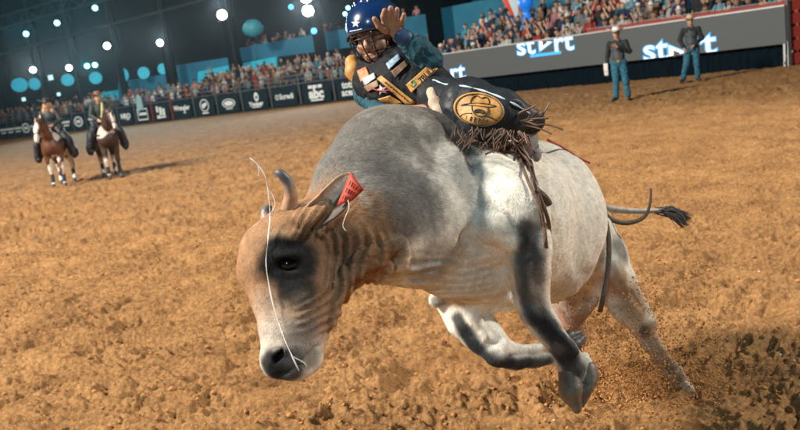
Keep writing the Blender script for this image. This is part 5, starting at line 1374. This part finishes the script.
MHOOF2 = mat('dark hoof', (.05, .045, .04), .5)
def paint_l(v, hx, hy):
    base = np.tile([[.105, .038, .017]], (len(v), 1)); n = noise3(v[:, 0]*2.3+4, v[:, 1]*2.3, v[:, 2]*2.3)
    W = np.array([.66, .60, .54])
    w_ = sstep(.02, .10, n+.45*sstep(.70, .45, v[:, 2])+.25*(v[:, 0] < -.35)*1.0-.06)
    bl = sstep(.045, .02, np.abs(v[:, 1]-hy*1.15))*(v[:, 0] > hx-.02)+sstep(1.50, 1.36, v[:, 2])*(v[:, 0] > hx+.12)
    w_ = np.clip(np.maximum(w_, bl), 0, 1)
    c = base*(1-w_[:, None])+W*w_[:, None]; return c*(1+.2*noise3(v[:, 0]*9, v[:, 1]*9, v[:, 2]*9))[:, None]
def paint_r(v, hx, hy):
    base = np.tile([[.045, .022, .015]], (len(v), 1)); n = noise3(v[:, 0]*2.0+14, v[:, 1]*2.0, v[:, 2]*2.0)
    lg = sstep(.64, .50, v[:, 2])*((v[:, 1] < 0) | (v[:, 0] < 0)); sp = sstep(.16, .22, n)*(v[:, 2] > .9)*.9
    bl = sstep(.032, .014, np.abs(v[:, 1]-hy*1.15))*(v[:, 0] > hx-.02)*(v[:, 2] > 1.35)
    w_ = np.clip(np.maximum(np.maximum(lg, sp), bl), 0, 1); return base*(1-w_[:, None])+np.array([.60, .50, .44])*w_[:, None]
ga = G(53, 188.5); gb = G(108, 179.5)
HS = .87
ha = horse('brown and white paint horse with black leg wraps, left of the bay horse', ga+np.array([0.1, .4, 0]), towards_cam(ga, R(-13)), HS, paint_l, -.10, .07)
hb = horse('dark bay horse with one white face stripe, facing the camera, right of the paint horse', gb+np.array([0, .4, 0]), towards_cam(gb, R(6)), HS, paint_r, .10, -.06)
seat_j = dict(head=(.02, 0, 2.20), neck=(-.02, 0, 2.05), chest=(-.04, 0, 1.87), waist=(-.06, 0, 1.66), pelvis=(-.06, 0, 1.55), shL=(-.02, .19, 1.99), shR=(-.02, -.19, 1.99), hipL=(-.04, .12, 1.52), hipR=(-.04, -.12, 1.52),
              knL=(.26, .36, 1.25), knR=(.26, -.36, 1.25), anL=(.14, .40, .84), anR=(.14, -.40, .84), toeL=(.28, .42, .80), toeR=(.28, -.42, .80), elL=(.04, .27, 1.74), elR=(.04, -.27, 1.74), wrL=(.26, .10, 1.64), wrR=(.27, -.08, 1.64))
MBLK = mat('black embroidered shirt', (.015, .018, .024), .6, noise=.5, nscale=22); MGRN = mat('dark green shirt', (.018, .03, .026), .7, noise=.4, nscale=14); MBR = mat('brown felt hat', (.16, .08, .05), .7)
MHATK = mat('black felt hat', (.02, .018, .018), .7)
pa_ = person('person', 'blonde rider in black hat and embroidered black shirt on the paint horse', seat_j, ha.location, ha.rotation_euler.z, HS, MBLK, None, MBLK, MHATK, MHAIRB, h=.015)
pb_ = person('person', 'rider in brown hat, dark shirt and wide black chaps on the bay horse', dict(seat_j, wrR=(.22, -.14, 1.62)), hb.location, hb.rotation_euler.z, HS, MGRN, None, MBLK, MBR, MHAIRD, h=.015)
# long hair, scarf and skirted chaps
c = SDF()
for s in (-1, 1): c.chain([((-.02, s*.075, 2.20), .04), ((.0, s*.10, 2.02), .05), ((.02, s*.12, 1.88), .03)], k=.04)
loc_part('long_hair', c, .013, MHAIRB, pa_)
for o_, s_list in ((pa_, (-1, 1)), (pb_, (-1, 1))):
    for s in s_list:
        c = SDF(); c.chain([((.02, s*.24, 1.46), .11), ((.20, s*.40, 1.16), .13), ((.10, s*.46, .86), .16)], k=.05, fl=(Y_, .55)); loc_part('chap', c, .018, MCHAP2 if 'MCHAP2' in globals() else MBLK, o_, wr=.02, wf=7)
c = SDF(); c.chain([((.10, .07, 2.02), .03), ((.16, .04, 1.85), .035), ((.17, -.02, 1.66), .025)], k=.03); loc_part('scarf', c, .013, mat('pale yellow scarf', (.40, .36, .16), .7), pb_)

# ---- crowd
MCS = mat('crowd shirt', (.3, .3, .3), .8, objcol=True, noise=.25, nscale=8)
MTR = mat('crowd trousers', (.02, .03, .05), .8)
CSK = [mat('crowd skin', c, .6) for c in ((.42, .23, .15), (.28, .15, .09), (.50, .30, .21))]
CHR = [mat('crowd hair', c, .7) for c in ((.02, .014, .01), (.09, .045, .02), (.30, .19, .09))]
CAPS = [mat('crowd cap', c, .7) for c in ((.62, .60, .56), (.03, .03, .035), (.02, .10, .30), (.55, .14, .04))]
def crowd_mesh(pose, hatk, seed):
    b = SDF(); b.sp((0, 0, 1.58), .105, k=.02, fl=(Z_, 1.18)); b.sp((.09, 0, 1.57), .02, k=.02)
    b.chain([((0, 0, 1.46), .055), ((0, 0, 1.36), .09), ((0, 0, 1.22), .14), ((0, 0, 1.0), .13), ((0, 0, .88), .14)], k=.05)
    for s in (-1, 1):
        b.chain([((0, s*.09, .85), .09), ((0, s*.10, .45), .06), ((0, s*.11, .05), .05)], k=.04); b.rc((0, s*.11, .04), (.13, s*.12, .03), .045, .035, k=.03)
        up = pose == 'both' or (pose == 'one' and s == 1)
        if up: ch = [((0, s*.18, 1.38), .06), ((.12, s*.27, 1.50), .045), ((.16, s*.16, 1.76), .032), ((.17, s*.14, 1.86), .04)]
        elif pose == 'phone': ch = [((0, s*.18, 1.38), .06), ((.14, s*.22, 1.20), .045), ((.28, s*.06, 1.42), .032), ((.30, s*.03, 1.50), .036)]
        elif pose == 'lean': ch = [((0, s*.18, 1.38), .06), ((.10, s*.26, 1.14), .045), ((.28, s*.14, 1.06), .032), ((.33, s*.10, 1.06), .036)]
        else: ch = [((0, s*.18, 1.38), .06), ((0, s*.24, 1.12), .045), ((.08, s*.22, .88), .032), ((.09, s*.21, .80), .036)]
        b.chain([(np.array(p), r) for p, r in ch], k=.03)
    if hatk == 2: b.rc((0, 0, 1.655), (0, 0, 1.66), .17, .17, k=.01, fl=(Z_, .12)); b.rc((0, 0, 1.68), (0, 0, 1.74), .085, .07, k=.02)
    elif hatk == 1: b.el((.10, 0, 1.64), [X_*.09, Y_*.07, Z_*.012], k=.01); b.el((0, 0, 1.64), [X_*.112, Y_*.108, Z_*.09], k=.01)
    elif hatk == 3: b.chain([((-.05, 0, 1.58), .105), ((-.07, 0, 1.40), .08)], k=.04)
    v, f = b.mesh(.030); c = v[f].mean(1); mi = np.zeros(len(f), int)
    mi[c[:, 2] < .90] = 3
    mi[(c[:, 2] > 1.47)] = 1
    hr = (c[:, 2] > 1.62) | ((c[:, 2] > 1.46) & (c[:, 0] < -.015) & (c[:, 2] < 1.8)) | ((hatk == 3) & (c[:, 0] < -.06) & (c[:, 2] > 1.32))
    arm = (np.abs(c[:, 1]) > .12) | (c[:, 0] > .14)
    mi[hr & ~(arm & (c[:, 2] > 1.5) & (hatk != 2))] = 2
    fa = (arm & (c[:, 2] > 1.56) & (hatk != 2)) | ((c[:, 0] > .20) & (c[:, 2] > .95)) | ((np.abs(c[:, 1]) > .17) & (c[:, 2] < 1.02) & (c[:, 2] > .74))
    mi[fa] = 1
    return v, f, mi
protos = []
specs = [('down', 0), ('down', 1), ('one', 0), ('phone', 0), ('phone', 1), ('lean', 2), ('both', 0), ('lean', 3), ('down', 3), ('one', 1), ('phone', 3), ('lean', 0)]
pdesc = {'down': 'arms down', 'one': 'arm raised', 'phone': 'hands at face', 'lean': 'leaning forward', 'both': 'both arms up'}
hdesc = {0: 'bare head', 1: 'cap', 2: 'brimmed hat', 3: 'long hair'}
for i, (ps, hk) in enumerate(specs):
    v, f, mi = crowd_mesh(ps, hk, i)
    hm = CAPS[i % 4] if hk in (1, 2) else CHR[i % 3]
    if hk == 2: hm = CAPS[0]
    me_o = mesh_obj('spectator', v, f, None, None, True, mats=[MCS, CSK[i % 3], hm, MTR], midx=mi); protos.append((me_o.data, ps, hk)); bpy.data.objects.remove(me_o)
shirts = [('white', (.60, .60, .58)), ('black', (.02, .02, .025)), ('navy', (.02, .04, .11)), ('red', (.40, .04, .03)), ('blue', (.18, .38, .50)), ('grey', (.20, .21, .22)), ('cyan', (.02, .32, .42)), ('brown', (.16, .09, .05)), ('orange', (.50, .17, .04)), ('pink', (.50, .22, .24))]
def spot(x, where):
    if where == 'R':
        for lim, t in ((475, 'by the broad left column'), (540, 'near the balloons'), (605, 'left of the right column'), (665, 'above the first cowboy'), (725, 'above the second cowboy')):
            if x < lim: return t
        return 'near the red gate'
    for lim, t in ((40, 'at the far left edge'), (85, 'behind the paint horse'), (125, 'behind the bay horse'), (175, 'near the red posts'), (225, 'left of the leaning column'), (270, 'under the teal balloon'), (320, 'above the middle banners')):
        if x < lim: return t
    return 'left of the bull rider'
rc_ = np.random.default_rng(77); crowd_count = 0; late = []
def crowd_row(base, nrm, tang, px0, px1, row, z, off, gap, where, group, cap=400, pxcut=None):
    global crowd_count
    a, b = base(px0), base(px1); L = np.linalg.norm(b-a); n = int(L/gap)
    for i in range(n):
        t = (i+.5+rc_.normal()*.18)/n
        p = a+(b-a)*t+nrm*(off+rc_.normal()*.10); p[2] = z+max(0, rc_.normal()*.05)
        hpx, hpy, hd_ = proj(np.array([[p[0], p[1], z+1.85]])); hpx, hpy = hpx[0], hpy[0]
        if hpx < -8 or hpx > 808 or hpy < -22*FPX/hd_[0]/30-6: continue
        me, ps, hk = protos[rc_.integers(len(protos))]; sn, scol = shirts[rc_.choice(10, p=[.17, .20, .14, .09, .08, .10, .06, .07, .04, .05])]
        if rc_.random() < .06: continue
        rz = math.atan2(-nrm[1], -nrm[0])+rc_.normal()*.35; sc = .86+rc_.random()*.22
        if crowd_count >= 292: late.append((p, me, scol, rz, sc)); continue
        o = bpy.data.objects.new('person', me); COL.objects.link(o); o.location = p; o.rotation_euler = (0, 0, rz); o.scale = (sc,)*3; o.color = (*[c*.62 for c in scol], 1)
        rn = ['front row', 'second row', 'third row', 'fourth row', 'back row', 'back row', 'back row'][row]
        tag(o, '%s%s shirted spectator, %s, %s, %s %s' % ('tall ' if sc > 1.0 else '', sn, hdesc[hk], pdesc[ps], rn, spot(hpx, where)), 'person', group); crowd_count += 1
for r in range(4): crowd_row(bbase, bn, bt, 420, 830, r, .62+.30*r, 1.35+.8*r, .50, 'R', 'spectators behind the lit advertising board')
for r in range(4): crowd_row(fbase, fn, ft, 180, 428, r, .62+.30*r, 1.35+.8*r, .52, 'L', 'spectators behind the banner fence')
for r in range(2): crowd_row(fbase, fn, ft, -20, 180, r, .62+.30*r, 1.35+.8*r, .52, 'L', 'spectators behind the banner fence')
for r in range(4, 6): crowd_row(bbase, bn, bt, 420, 830, r, .62+.30*r, 1.35+.8*r, .52, 'R', 'spectators behind the lit advertising board')
# the rest of the crowd and the people on the upper deck: far too many and too small to pick apart
def joined(name, lab, lst):
    vs, fs, mi, cl, b = [], [], [], [], 0
    mats_ = [mat('crowd cloth mix', rough=.8, vcol=True)]
    for p, me, scol, rz, sc in lst:
        v = np.empty(len(me.vertices)*3, dtype=np.float32); me.vertices.foreach_get('co', v); v = v.reshape(-1, 3)*sc
        c, s = math.cos(rz), math.sin(rz); v2 = np.stack([v[:, 0]*c-v[:, 1]*s, v[:, 0]*s+v[:, 1]*c, v[:, 2]], 1)+p
        q = np.empty(len(me.polygons)*4, dtype=np.int32); me.polygons.foreach_get('vertices', q); q = q.reshape(-1, 4)
        col = np.tile(np.array([scol]), (len(v), 1)); col[v[:, 2] > 1.45*sc] = (.38, .21, .14); col[v[:, 2] > 1.63*sc] = (.04, .03, .025); col[v[:, 2] < .9] = (.02, .03, .05)
        vs.append(v2); fs.append(q+b); cl.append(col); b += len(v)
    o = mesh_obj(name, np.concatenate(vs), np.concatenate(fs), mats_[0], None, True, col=np.concatenate(cl)); o['kind'] = 'stuff'; tag(o, lab, 'crowd')
joined('far_crowd', 'mass of small spectators filling the back rows of the stands', late) if late else None
up = []
q0, q1 = pl6[0](236, 49), pl6[0](430, 13)
for r in range(2):
    n = int(np.linalg.norm(q1-q0)/.55)
    for i in range(n):
        if rc_.random() < .25: continue
        t = (i+rc_.random())/n; p = q0+(q1-q0)*t+pl6[2]*(.8+.9*r); p[2] = q0[2]*(1-t)+q1[2]*t-1.25+.35*r
        me, ps, hk = protos[rc_.integers(len(protos))]; up.append((p, me, shirts[rc_.integers(10)][1], math.atan2(-fn[1], -fn[0])+rc_.normal()*.4, 1.0))
joined('upper_deck_crowd', 'small crowd lined along the top of the blue upper deck front', up)
print('crowd', crowd_count, len(late), len(up), 't', time.time()-T0)
# ================================================================== dirt thrown up by the hooves
rr = np.random.default_rng(99); n = 30000
cen = G(648, 400); vs = []; fs = []
u = rr.random(n); ht_ = 0.60*(rr.random(n)**3.2)
px_ = np.clip(cen[0]+rr.normal(size=n)*.20+ht_*(-.25)+rr.random(n)*.1, cen[0]-.62, cen[0]+.5); py_ = cen[1]+rr.normal(size=n)*.18+.12
base = np.array([(1, 0, -.7), (-.5, .87, -.7), (-.5, -.87, -.7), (0, 0, 1)])
s_ = 0.0009+0.0065*rr.random(n)**5
Vd = []; 
for i in range(n):
    q, _ = np.linalg.qr(rr.normal(size=(3, 3))); Vd.append(base@q.T*s_[i]+np.array([px_[i], py_[i], ht_[i]+.0]))
Vd = np.concatenate(Vd); T4 = np.array([(0, 1, 3), (1, 2, 3), (2, 0, 3), (1, 0, 2)]); Fd_ = (np.arange(n)*4)[:, None, None]+T4[None]
o = mesh_obj('flying_dirt', Vd, Fd_.reshape(-1, 3), mat('bright thrown dirt', (.50, .24, .085), .95, noise=.3, nscale=20, spec=.1), None, False); tag(o, "orange dirt thrown up by the bull's hind hooves", 'dirt', kind='stuff')
print('script time', time.time()-T0)
